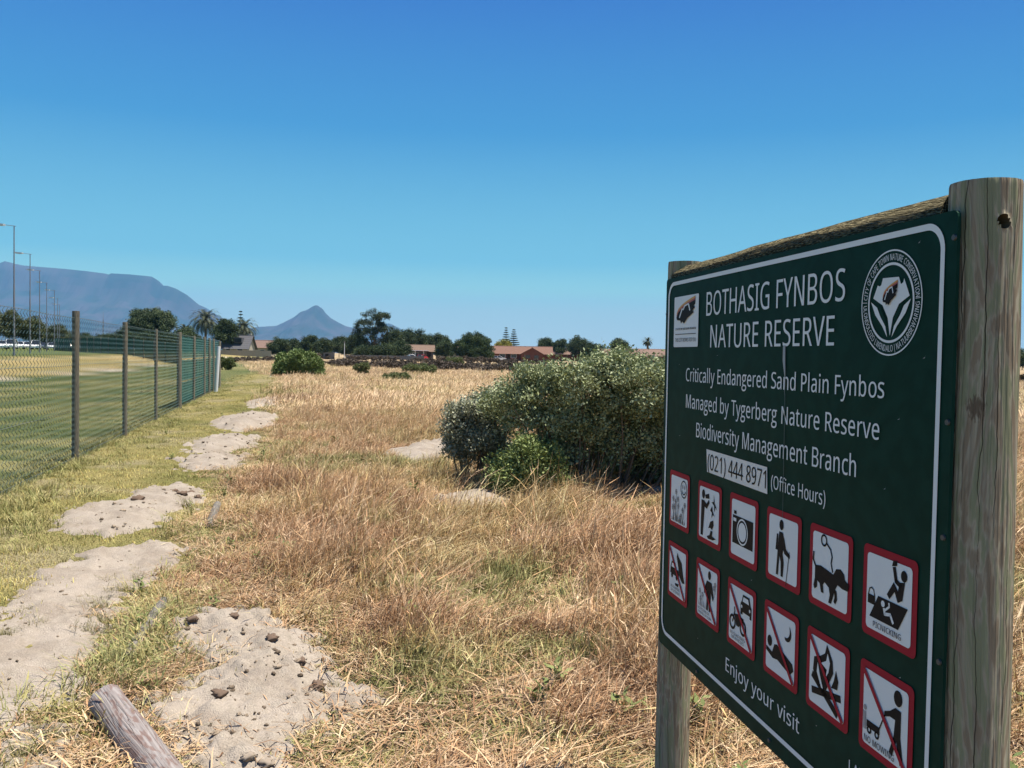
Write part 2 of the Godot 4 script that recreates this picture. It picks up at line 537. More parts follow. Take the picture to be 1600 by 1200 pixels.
	for k in 90:
		var q = gp(lerpf(176, 262, rng.randf()), 0.0 + lerpf(1075, 940, rng.randf()))
		var l = gp(lerpf(176, 262, k / 90.0), lerpf(1075, 940, k / 90.0))
		add.call(["green_grass", rng.randi() % 3], spot(l.x + rng.randfn() * 0.09, l.z + rng.randfn() * 0.09, 1.0, 0.3, rng.randf_range(0.35, 0.8), 1.0), Color(0.20, 0.22, 0.09).lerp(Color(0.5, 0.42, 0.2), rng.randf() * 0.8))
	# --- the mown lawn behind the fence
	z = -6.0
	while z > -46.0:
		var step = 0.20 + 0.012 * maxf(0.0, -z - 8.0)
		var fx = FX + FDIR.x * ((z - FZ) / FDIR.y)
		var x = -2.5 + z * 0.66
		while x < fx:
			var px = x + rng.randf_range(-0.6, 0.6) * step
			var pz = z + rng.randf_range(-0.6, 0.6) * step
			x += step
			var c = ground_color(px, pz)
			var b = rng.randf_range(0.85, 1.25)
			add.call(["mown_lawn_grass", rng.randi() % 4], spot(px, pz, rng.randf_range(0.9, 1.3) * (1.0 + -z * 0.012), 0.1, rng.randf_range(0.4, 0.8), 1.0), Color(c.r * b, c.g * b, c.b * b))
		z -= step
	var meshes = {"dry_grass": dry, "tall_dry_grass": tall, "green_grass": green, "short_turf": short, "dry_grass_clump": clump, "mown_lawn_grass": short, "straw_litter": litter, "green_weed": weed}
	var said = {
		"dry_grass": "straw and rust coloured dry grass tufts covering the near field", "tall_dry_grass": "long arching dry grass stalks with seed heads over the field",
		"green_grass": "green grass tufts growing among dry grass and along the fence foot", "short_turf": "short yellow green turf of the footpath and verge",
		"straw_litter": "broken straw stems lying flat between the grass tufts", "green_weed": "small leafy green weeds scattered through the dry grass",
		"dry_grass_clump": "straw coloured dry grass clumps of the distant field", "mown_lawn_grass": "mown green and straw lawn grass behind the chain link fence"}
	for key in sets:
		var o = multi(key[0], meshes[key[0]][key[1]], M.grass, sets[key][0], sets[key][1])
		tag(o, said[key[0]], "grass", key[0].replace("_", " "), "stuff")

# ---------------------------------------------------------------- trees and bushes
func leaf_clump(sd: int, n: int, spread: float, lw: float, ll: float, up := 0.4) -> ArrayMesh:
	var r = RandomNumberGenerator.new()
	r.seed = sd
	var st = ST()
	st.set_smooth_group(-1)
	for i in n:
		var p = Vector3(r.randfn(), r.randfn(), r.randfn()).limit_length(1.7) * spread * 0.5
		var d = (Vector3(r.randfn(), r.randfn() + up, r.randfn())).normalized()
		var s = d.cross(Vector3(r.randfn(), r.randfn(), r.randfn())).normalized()
		var l = ll * r.randf_range(0.6, 1.3)
		var w = lw * r.randf_range(0.6, 1.3)
		var b = r.randf_range(0.65, 1.35)
		st.set_color(Color(b, b, b * r.randf_range(0.85, 1.1)))
		st.add_vertex(p); st.add_vertex(p + d * l * 0.5 - s * w); st.add_vertex(p + d * l)
		st.add_vertex(p); st.add_vertex(p + d * l); st.add_vertex(p + d * l * 0.5 + s * w)
	return done(st)

# lobes: [centre, radii]; leaf clumps gather round many small centres on each lobe, so that gaps stay between them
func crown_spots(lobes: Array, count: int, size: float, c0: Color, c1: Color, shell := 0.55) -> Array:
	var xf = []
	var cs = []
	var total = 0.0
	for l in lobes: total += l[1].x * l[1].y + l[1].x * l[1].z
	for l in lobes:
		var share = int(count * (l[1].x * l[1].y + l[1].x * l[1].z) / total)
		var hubs = maxi(4, share / 14)
		for h in hubs:
			var d = Vector3(rng.randfn(), rng.randfn() * 0.9 + 0.15, rng.randfn()).normalized()
			var rr = lerpf(shell, 1.0, sqrt(rng.randf())) * rng.randf_range(0.85, 1.08)
			var hub: Vector3 = l[0] + d * l[1] * rr
			var shade = rng.randf()
			for k in 14:
				var p: Vector3 = hub + Vector3(rng.randfn(), rng.randfn() * 0.7, rng.randfn()).limit_length(1.5) * size * 0.75
				var b = Basis(Vector3(rng.randfn(), rng.randfn(), rng.randfn()).normalized(), rng.randf() * TAU)
				xf.append(Transform3D(b.scaled(Vector3.ONE * rng.randf_range(0.7, 1.3)), p))
				cs.append(c0.lerp(c1, clampf(shade * 0.6 + rng.randf() * 0.4, 0, 1)))
	return [xf, cs]

var clumps := {}
func tree(called, label, where: Vector3, h, lobes: Array, c0: Color, c1: Color, count, group := "", clump_size := 0.5, trunk_r := 0.18, category := "tree") -> Node3D:
	var t = thing(called, label, category, where, 0.0, group)
	var st = ST()
	var top = Vector3(rng.randf_range(-0.2, 0.2), h * 0.5, 0)
	var y0 = 0.0
	tube(st, Vector3(0, -0.1, 0), top * 0.5 + Vector3(0.1, 0, 0), trunk_r, trunk_r * 0.75, 8)
	tube(st, top * 0.5 + Vector3(0.1, 0, 0), top, trunk_r * 0.75, trunk_r * 0.5, 8)
	for l in lobes:
		tube(st, top * 0.55, l[0] + Vector3(0, -l[1].y * 0.3, 0), trunk_r * 0.4, trunk_r * 0.12, 6)
		for k in 3:
			tube(st, l[0] + Vector3(0, -l[1].y * 0.3, 0), l[0] + Vector3(rng.randf_range(-0.7, 0.7), rng.randf_range(-0.2, 0.6), rng.randf_range(-0.7, 0.7)) * l[1], trunk_r * 0.14, trunk_r * 0.04, 5)
	put("trunk", done(st), M.bark, t)
	var key = "%.2f" % clump_size
	if not clumps.has(key): clumps[key] = leaf_clump(int(clump_size * 1000), 22, clump_size, clump_size * 0.14, clump_size * 0.42)
	var cr = crown_spots(lobes, count, clump_size, c0, c1)
	var o = multi("crown", clumps[key], M.leaf, cr[0], cr[1], t)
	o.set_meta("kind", "stuff")
	return t

func round_lobes(w, h0, h1, n, sd) -> Array:
	var r = RandomNumberGenerator.new()
	r.seed = sd
	var out = []
	var hh = (h1 - h0) * 0.5
	var mid = (h1 + h0) * 0.5
	for i in n:
		var a = TAU * (i * 0.382 + r.randf() * 0.15)
		var up = lerpf(-0.6, 0.75, (i + 0.5) / n) + r.randf_range(-0.15, 0.15)
		var rad = sqrt(maxf(0.05, 1.0 - up * up)) * r.randf_range(0.45, 0.68)
		var s = r.randf_range(0.28, 0.42)
		out.append([Vector3(cos(a) * rad * w * 0.5, mid + up * hh * 0.72, sin(a) * rad * w * 0.5), Vector3(s * w * 0.5, s * minf(hh * 1.1, w * 0.5), s * w * 0.5)])
	out.append([Vector3(0, mid, 0), Vector3(w * 0.27, hh * 0.7, w * 0.27)])
	out.append([Vector3(w * r.randf_range(-0.1, 0.1), h1 - hh * 0.32, 0), Vector3(w * 0.17, hh * 0.32, w * 0.17)])
	return out

# place by the top and width seen in the picture; the foot stands on the ground at that depth
func px_tree(called, label, x, y_top, w_px, depth, c0, c1, count, group := "", n_lobes := 7, low := 0.25, clump := 0.6):
	var top = at(x, y_top, depth)
	var foot = Vector3(top.x, gh(top.x, top.z), top.z)
	var h = top.y - foot.y
	var w = w_px * depth / F
	return tree(called, label, foot, h, round_lobes(w * 1.12, h * low, h, n_lobes + 3, int(x * 7 + depth)), c0, c1, int(count * 2.2), group, clump, maxf(0.12, h * 0.018))

func palm(label, x, y_top, depth, spread, fronds: int, frond_len, fan := false):
	var top = at(x, y_top, depth)
	var foot = Vector3(top.x, gh(top.x, top.z), top.z)
	var t = thing("palm_tree", label, "palm", foot)
	var h = top.y - foot.y - frond_len * 0.45
	var st = ST()
	tube(st, Vector3(0, -0.1, 0), Vector3(0.1, h * 0.5, 0), 0.42, 0.36, 10)
	tube(st, Vector3(0.1, h * 0.5, 0), Vector3(0, h, 0), 0.36, 0.42, 10)
	put("trunk", done(st), M.bark, t)
	for i in fronds:
		var f = ST()
		f.set_smooth_group(-1)
		var az = TAU * i * 0.618
		var el = lerpf(1.35, -0.55, pow((i + 0.5) / fronds, 0.8))
		var d = Vector3(cos(az), 0, sin(az))
		var pts = []
		var p = Vector3(0, h, 0)
		var e = el
		for k in 9:
			pts.append(p)
			p += (d * cos(e) + Vector3.UP * sin(e)) * frond_len / 8.0
			e -= 0.13 + 0.03 * k * (0.3 if fan else 1.0)
		var side = d.cross(Vector3.UP)
		for k in 8:
			var a: Vector3 = pts[k]
			var b: Vector3 = pts[k + 1]
			var along = (b - a).normalized()
			var nrm = side.cross(along)
			f.set_color(Color(1, 1, 1) * rng.randf_range(0.8, 1.2))
			quad(f, a - side * 0.03, b - side * 0.03, b + side * 0.03, a + side * 0.03)
			for m in 3:
				var q = a.lerp(b, m / 3.0)
				var ll: float = frond_len * 0.20 * sin(PI * clampf((k + m / 3.0 + 0.8) / 9.0, 0, 1)) + 0.05
				for sg in [-1.0, 1.0]:
					var tip: Vector3 = q + (side * sg * 0.8 + along * 0.6 - nrm * 0.05 + Vector3.UP * 0.15).normalized() * ll
					f.add_vertex(q - along * 0.10); f.add_vertex(tip); f.add_vertex(q + along * 0.10)
		put("frond", done(f), M.palm_leaf, t)

func norfolk(label, x, y_top, depth, w_px):
	var top = at(x, y_top, depth)
	var foot = Vector3(top.x, gh(top.x, top.z), top.z)
	var t = thing("norfolk_pine", label, "pine tree", foot, 0.0, "norfolk pines")
	var h = top.y - foot.y
	var st = ST()
	tube(st, Vector3(0, -0.1, 0), Vector3(0, h, 0), h * 0.018, 0.03, 8)
	put("trunk", done(st), M.bark, t)
	var w = w_px * depth / F * 0.5
	var tiers = 11
	var br = ST()
	var xf = []
	var cs = []
	for k in tiers:
		var y = lerpf(h * 0.25, h * 0.97, k / float(tiers - 1))
		var r = w * lerpf(1.0, 0.08, pow(k / float(tiers - 1), 0.9))
		for j in 7:
			var a = TAU * j / 7.0 + k * 0.5
			var tip = Vector3(cos(a) * r, y + r * 0.12, sin(a) * r)
			tube(br, Vector3(0, y, 0), tip, 0.05, 0.02, 5)
			var n = maxi(3, int(r * 7.0))
			for q in n:
				var p = Vector3(0, y, 0).lerp(tip, (q + 0.5) / n)
				xf.append(Transform3D(Basis(Vector3.UP, rng.randf() * TAU).scaled(Vector3(1.6, 0.75, 1.6) * rng.randf_range(0.8, 1.2)), p))
				cs.append(Color(0.028, 0.045, 0.022).lerp(Color(0.05, 0.075, 0.035), rng.randf()))
	put("branches", done(br), M.bark, t)
	if not clumps.has("norfolk"): clumps["norfolk"] = leaf_clump(77, 20, 0.36, 0.05, 0.26)
	multi("foliage", clumps["norfolk"], M.leaf, xf, cs, t).set_meta("kind", "stuff")

func shrub(called, label, where: Vector3, lobes: Array, c0: Color, c1: Color, count: int, leaf_l: float, group := "", spread := 0.10, up := 0.5, category := "shrub", shell := 0.55):
	var t = thing(called, label, category, where, 0.0, group)
	var st = ST()
	for l in lobes:
		for k in 5:
			var e: Vector3 = l[0] + Vector3(rng.randf_range(-0.8, 0.8), rng.randf_range(-0.5, 0.8), rng.randf_range(-0.8, 0.8)) * l[1]
			var b = Vector3(l[0].x * 0.55 + rng.randf_range(-0.06, 0.06), -0.03, l[0].z * 0.55 + rng.randf_range(-0.06, 0.06))
			var m = b.lerp(e, 0.55) + Vector3(rng.randf_range(-0.1, 0.1), 0.0, rng.randf_range(-0.1, 0.1)) * l[1].x
			var r0 = 0.010 + 0.012 * l[1].x
			tube(st, b, m, r0, r0 * 0.65, 6)
			tube(st, m, e, r0 * 0.65, r0 * 0.25, 5)
			for q in 3:
				var m2 = m.lerp(e, rng.randf_range(0.0, 0.8))
				tube(st, m2, m2 + Vector3(rng.randf_range(-0.5, 0.5), rng.randf_range(0.0, 0.5), rng.randf_range(-0.5, 0.5)) * l[1], r0 * 0.35, r0 * 0.12, 4)
	put("branches", done(st), M.bark, t)
	var key = "%s%.3f%.2f" % [called, leaf_l, spread]
	if not clumps.has(key): clumps[key] = leaf_clump(int(leaf_l * 10000) + 3, 16, spread, leaf_l * 0.26, leaf_l, up)
	var cr = crown_spots(lobes, count, spread, c0, c1, shell)
	multi("foliage", clumps[key], M.leaf, cr[0], cr[1], t).set_meta("kind", "stuff")
	return t

func make_shrubs():
	# the large shrub beside the board, with a smaller dark one and a low fresh one before it
	var big = gp(930, 782)
	var o = Vector3(big.x, 0, big.z - 0.7)
	var lobes = []
	for q in [[800, 625, 0.0, 0.36], [840, 605, 0.2, 0.42], [900, 590, 0.3, 0.42], [960, 575, 0.2, 0.42], [1010, 590, 0.3, 0.5], [1060, 610, 0.0, 0.55], [1000, 660, -0.3, 0.55], [930, 640, 0.0, 0.48], [870, 650, 0.2, 0.36], [960, 720, -0.45, 0.40], [900, 715, -0.45, 0.33], [1040, 710, -0.4, 0.5], [1110, 650, 0.1, 0.6], [850, 700, -0.35, 0.25], [1000, 735, -0.5, 0.34], [940, 750, -0.5, 0.26], [1080, 740, -0.4, 0.4], [880, 690, 0.0, 0.34], [980, 690, 0.0, 0.4]]:
		var p = at(q[0], q[1] + 10, -o.z - q[2])
		lobes.append([Vector3(p.x - o.x, p.y, p.z - o.z), Vector3(q[3], q[3] * 0.72, q[3]) * 0.92])
	shrub("leafy_shrub", "large grey green leafy shrub standing behind the sign board", o, lobes, Color(0.15, 0.185, 0.08), Color(0.42, 0.46, 0.27), 9800, 0.042, "", 0.10, 0.6)
	var a = gp(735, 752)
	lobes = []
	for q in [[725, 660, 0.0, 0.24], [765, 640, 0.1, 0.24], [745, 690, 0.0, 0.28], [770, 700, -0.1, 0.22], [715, 690, 0.0, 0.18], [790, 630, 0.1, 0.18]]:
		var p = at(q[0], q[1], -a.z - q[2])
		lobes.append([Vector3(p.x - a.x, p.y, p.z - a.z), Vector3(q[3], q[3], q[3])])
	shrub("leafy_shrub", "small dark grey leaved shrub leaning out left of the large shrub", a, lobes, Color(0.17, 0.175, 0.115), Color(0.42, 0.43, 0.31), 2000, 0.036, "", 0.09, 0.6)
	var b = gp(815, 775)
	lobes = []
	for q in [[810, 735, 0.0, 0.24], [840, 725, 0.05, 0.24], [790, 750, 0.0, 0.16], [860, 750, 0.0, 0.16], [825, 705, 0.1, 0.16]]:
		var p = at(q[0], q[1], -b.z - q[2])
		lobes.append([Vector3(p.x - b.x, p.y, p.z - b.z), Vector3(q[3], q[3] * 0.8, q[3])])
	shrub("leafy_shrub", "low fresh green shrub at the foot of the large shrub", b, lobes, Color(0.15, 0.20, 0.06), Color(0.31, 0.36, 0.14), 1700, 0.042, "", 0.09, 0.9)
	# the round green bush far along the path and small ones beyond it
	var g = gp(466, 588)
	shrub("green_bush", "round bright green bush growing beside the far end of the path", g, [[Vector3(-0.7, 0.7, 0), Vector3(0.75, 0.6, 0.7)], [Vector3(0.6, 0.75, 0), Vector3(0.85, 0.65, 0.7)], [Vector3(0.0, 1.0, 0), Vector3(0.7, 0.55, 0.7)], [Vector3(-1.0, 0.4, 0.2), Vector3(0.5, 0.4, 0.4)], [Vector3(1.1, 0.45, 0.2), Vector3(0.5, 0.4, 0.4)]], Color(0.09, 0.14, 0.045), Color(0.19, 0.245, 0.085), 3600, 0.13, "", 0.16, 1.2, "bush")
	for q in [[566, 588, 0.55, 0.9, "small upright yellow green bush in the straw field"], [655, 585, 1.2, 0.7, "low spreading green bush in front of the dark scrub"], [352, 578, 0.8, 1.0, "small green bush at the end of the fence"], [710, 572, 1.4, 1.1, "round olive bush against the dark scrub"], [620, 596, 0.7, 0.4, "low grey green plant in the straw field"]]:
		var p = gp(q[0], q[1])
		var w: float = q[2]
		var h: float = q[3]
		shrub("field_bush", q[4], p, [[Vector3(-w * 0.5, h * 0.5, 0), Vector3(w * 0.6, h * 0.45, w * 0.5)], [Vector3(w * 0.5, h * 0.55, 0), Vector3(w * 0.6, h * 0.45, w * 0.5)], [Vector3(0, h * 0.65, 0), Vector3(w * 0.5, h * 0.4, w * 0.5)]], Color(0.07, 0.10, 0.03), Color(0.19, 0.21, 0.085), 700, 0.11 * clampf(w, 0.3, 1.0), "small bushes in the field", 0.14 * clampf(w, 0.3, 1.0), 1.2, "bush")
	# the belt of dark brown scrub across the field in front of the houses
	var k = 0
	for q in [[372, 566, 50], [408, 565, 60], [492, 571, 40], [532, 574, 40], [552, 575, 50], [592, 576, 52], [612, 577, 46], [630, 577, 40], [652, 578, 50], [692, 578, 40], [712, 580, 50], [732, 580, 56], [752, 581, 50], [775, 580, 44], [796, 581, 50], [820, 582, 50], [850, 583, 50], [600, 572, 40], [680, 574, 46], [740, 575, 50], [540, 569, 40], [465, 559, 40, 1.2], [500, 561, 40, 1.0], [565, 563, 44, 1.0], [600, 564, 44, 1.1], [690, 566, 40, 1.2], [715, 566, 44, 1.3], [745, 567, 44, 1.2], [770, 568, 40, 0.9], [800, 568, 44, 0.8], [660, 567, 40, 0.7], [840, 569, 44, 0.8], [1000, 585, 70], [1040, 586, 70], [1585, 599, 60], [1640, 600, 60]]:
		var p = gp(q[0], q[1])
		p.y = gh(p.x, p.z)
		var w: float = q[2] * -p.z / F * 0.5
		var h: float = q[3] if q.size() > 3 else rng.randf_range(0.3, 0.85)
		shrub("scrub_bush", "dark brown scrub before the pale panel wall" if q[0] < 420 else ("dark scrub bush beyond the thick sign pole" if q[0] > 1500 else ("dark scrub bush behind the leafy shrub and the sign" if q[0] > 990 else ("taller dark brown scrub bush close to the houses" if q.size() > 3 else "low dark brown scrub bush in the belt across the field"))), p, [[Vector3(-w * 0.5, h * 0.45, 0), Vector3(w * 0.6, h * 0.45, w * 0.4)], [Vector3(w * 0.5, h * 0.5, 0), Vector3(w * 0.6, h * 0.45, w * 0.4)], [Vector3(0, h * 0.6, 0), Vector3(w * 0.5, h * 0.45, w * 0.4)]], Color(0.07, 0.055, 0.045), Color(0.17, 0.13, 0.10), 620, 0.17, "scrub bushes across the field", 0.16, 1.6, "bush")

func make_trees():
	var d0 = Color(0.030, 0.048, 0.018)
	var d1 = Color(0.075, 0.105, 0.040)
	px_tree("broadleaf_tree", "broad dark tree rising behind the fence before the flat mountain", 238, 484, 84, 250, d0, d1, 1500, "", 9, 0.3, 0.8)
	px_tree("broadleaf_tree", "rounded dark tree between the two date palms", 352, 497, 40, 270, d0, d1, 700, "", 6, 0.2, 0.7)
	# roadside trees behind the lamps
	for q in [[14, 487, 50, 190], [48, 499, 44, 195], [85, 512, 48, 205], [-30, 480, 60, 180]]:
		px_tree("roadside_tree", "olive roadside tree standing behind the parked cars", q[0], q[1], q[2], q[3], Color(0.05, 0.065, 0.02), Color(0.12, 0.125, 0.045), 700, "trees along the road", 6, 0.2, 0.6)
	for q in [[130, 524, 40, 235], [165, 524, 40, 240], [192, 517, 40, 230], [222, 520, 50, 225], [262, 520, 40, 220], [290, 512, 30, 240], [292, 520, 36, 215]]:
		px_tree("hedge_tree", "small dark tree beside the short date palm" if q[0] > 280 else "dark green tree in the row behind the green net fence", q[0], q[1], q[2], q[3], d0, d1, 420, "trees behind the net fence", 5, 0.05, 0.7)
	# the long row of trees between the houses
	for q in [[435, 529, 34, 290], [458, 530, 36, 300], [485, 525, 36, 300], [505, 530, 30, 290], [530, 526, 40, 300], [548, 529, 28, 285], [560, 522, 26, 275], [612, 517, 46, 290], [632, 514, 44, 300], [655, 516, 44, 305], [682, 521, 44, 300], [696, 532, 26, 270], [622, 536, 40, 255], [600, 540, 34, 250], [570, 543, 40, 250]]:
		px_tree("garden_tree", "dark garden tree beside the pink roofed house" if q[0] < 440 else ("dark garden tree in the row behind the round green bush" if q[0] < 510 else ("dark garden tree behind the slim lamp post" if q[0] < 550 else ("garden tree growing against the tall pine" if q[0] == 560 else ("low garden tree at the foot of the tall pine" if q[1] > 535 else ("small garden tree beside the carport house" if q[0] > 690 else ("garden tree directly behind the carport house" if q[0] > 660 else "tall garden tree between the pine and the carport house")))))), q[0], q[1], q[2], q[3], d0, d1, 560, "garden trees beyond the scrub", 6, 0.05, 0.7)
	var dt = at(741, 521, 250)
	var dl = []
	for k in 34:
		var a = k * 2.4
		var up = 1.0 - (k + 0.5) / 34.0
		var rad = sqrt(1.0 - up * up) * rng.randf_range(0.72, 0.84)
		dl.append([Vector3(cos(a) * rad * 5.9, 0.9 + up * dt.y * 0.76, sin(a) * rad * 5.9), Vector3(1.5, 1.1, 1.5) * rng.randf_range(0.8, 1.2)])
	dl.append([Vector3(0, dt.y * 0.42, 0), Vector3(4.2, dt.y * 0.40, 4.2)])
	tree("round_tree", "dense dome shaped dark green tree beside the red brick house", Vector3(dt.x, 0, dt.z), dt.y, dl, Color(0.028, 0.052, 0.018), Color(0.065, 0.10, 0.032), 3600, "", 0.55, 0.2)
	px_tree("yellow_tree", "bright yellow green tree behind the ridge of the brick house", 786, 530, 26, 330, Color(0.20, 0.19, 0.03), Color(0.34, 0.31, 0.05), 400, "", 5, 0.2, 0.6)
	for q in [[852, 528, 30, 330], [875, 531, 36, 330], [905, 525, 36, 320], [925, 535, 26, 310], [968, 529, 32, 300], [938, 541, 16, 340], [1598, 545, 60, 260], [1650, 550, 60, 260]]:
		px_tree("garden_tree", "dark tree in the distance beyond the thick sign pole" if q[0] > 1500 else ("dark garden tree standing beside the small fan palm" if q[0] == 968 else ("tiny far garden tree behind the tan roofed house" if q[0] == 938 else "dark garden tree rising behind the brick house and the leafy shrub")), q[0], q[1], q[2], q[3], d0, d1, 480, "garden trees behind the tiled roofs", 6, 0.05, 0.7)
	# umbrella-shaped pine: open tiers of foliage on a bare trunk
	var top = at(585, 484, 275)
	var foot = Vector3(top.x, 0, top.z)
	var lobes = []
	for q in [[582, 492, 3.0], [597, 497, 2.6], [568, 505, 2.8], [590, 510, 3.2], [602, 516, 2.2], [560, 518, 2.4], [578, 522, 3.0], [595, 530, 2.6], [562, 532, 2.8], [575, 540, 2.6]]:
		var p = at(q[0], q[1], 275.0 + rng.randf_range(-2, 2))
		lobes.append([p - foot, Vector3(q[2], q[2] * 0.55, q[2])])
	tree("pine_tree", "tall open crowned pine standing above the garden trees", foot, 14.0, lobes, Color(0.026, 0.042, 0.020), Color(0.06, 0.085, 0.04), 1150, "", 0.7, 0.3)
	palm("wide crowned date palm left of the steep roofed house", 321, 486, 300, 0, 74, 6.6)
	palm("date palm rising behind the steep slate roof", 381, 500, 310, 0, 66, 6.2)
	palm("short date palm half hidden behind the fence", 289, 508, 285, 0, 50, 4.2)
	palm("small fan palm above the far tiled roof", 1012, 528, 330, 0, 30, 2.6, true)
	norfolk("single norfolk pine behind the date palms", 376, 485, 330, 24)
	norfolk("taller norfolk pine of the pair behind the brick house", 791, 511, 420, 22)
	norfolk("shorter norfolk pine of the pair behind the brick house", 803, 514, 400, 26)

# ---------------------------------------------------------------- mountains
func mountain(label, sil: Array, depth, run, sd, cliff):
	var r = FastNoiseLite.new()
	r.seed = sd
	r.frequency = 0.0012
	r.fractal_octaves = 5
	var st = ST()
	var cols = []
	var x0 = sil[0][0]
	var x1 = sil[-1][0]
	var nx = int((x1 - x0) / 1.6)
	var rows = 34
	var grid = []
	for i in nx + 1:
		var x = lerpf(x0, x1, i / float(nx))
		var y = sil[-1][1]
		for k in sil.size() - 1:
			if x >= sil[k][0] and x <= sil[k + 1][0]:
				y = lerpf(sil[k][1], sil[k + 1][1], (x - sil[k][0]) / (sil[k + 1][0] - sil[k][0]))
				break
		var p = at(x, y, depth)
		var line = []
		for j in rows + 4:
			if j < 4:
				line.append(Vector3(p.x, p.y * [0.0, 0.5, 0.85, 0.97][j], p.z - (3 - j) * run * 0.12 - 200.0))
				continue
			var t = (j - 4) / float(rows - 1)
			var back = 1.0
			var drop: float
			if t < 0.10: drop = t / 0.10 * cliff
			else: drop = lerpf(cliff, 1.0, 1.0 - pow(1.0 - (t - 0.10) / 0.90, 1.7))
			var q = Vector3(p.x, p.y * (1.0 - drop), p.z + t * run)
			var g = r.get_noise_2d(q.x * 1.0, q.z * 0.25)
			var amp: float = run * 0.13 * sin(PI * clampf(t * 0.92 + 0.02, 0, 1))
			q.z += g * amp * (0.0 if j == 4 else 1.0)
			q.y += r.get_noise_2d(q.x * 2.0, q.z * 2.0) * p.y * 0.10 * sin(PI * t)
			line.append(q)
		grid.append(line)
	for i in nx:
		for j in rows + 3:
			var c = r.get_noise_2d(grid[i][j].x * 1.5, grid[i][j].z * 1.5)
			st.set_color(Color(0.075, 0.066, 0.066).lerp(Color(0.042, 0.050, 0.040), clampf(0.5 + c * 1.6, 0, 1)))
			st.set_smooth_group(1)
			quad(st, grid[i][j], grid[i + 1][j], grid[i + 1][j + 1], grid[i][j + 1])
	var o = put("mountain", done(st), M.rock)
	o.set_meta("kind", "structure")
	o.set_meta("label", label)

func make_mountains():
	mountain("long flat topped blue mountain ridge beyond the road", [[-400, 455], [-260, 432], [-120, 420], [-40, 414], [0, 411], [8, 408], [15, 410], [25, 412.5], [38, 415], [75, 418], [100, 420], [130, 423], [165, 427.5], [170, 429], [173, 427], [200, 428.5], [237, 432], [240, 434], [243, 440], [250, 446], [262, 446.5], [275, 451], [285, 457], [293, 465], [300, 472], [315, 478], [325, 485], [340, 495], [355, 499], [370, 505], [385, 512], [400, 516], [430, 524], [470, 540], [500, 550]], 13000.0, 3600.0, 5, 0.34)
	mountain("pointed blue mountain peak with long shoulders beyond the houses", [[330, 545], [380, 516], [400, 511], [425, 509.5], [432, 509], [445, 503], [460, 495], [470, 487], [476, 485.5], [480, 484], [488, 479], [493, 477], [497, 477.5], [500, 480], [504, 486], [512, 494], [525, 502], [540, 509.5], [548, 511.5], [580, 512], [600, 507], [608, 505], [615, 508], [628, 515], [650, 525], [700, 540], [740, 552]], 12500.0, 2600.0, 9, 0.22)

# ---------------------------------------------------------------- fence
func fence_pt(u, y) -> Vector3:
	var x = FX + FDIR.x * u
	var z = FZ + FDIR.y * u
	return Vector3(x, bank(x, z) + y, z)

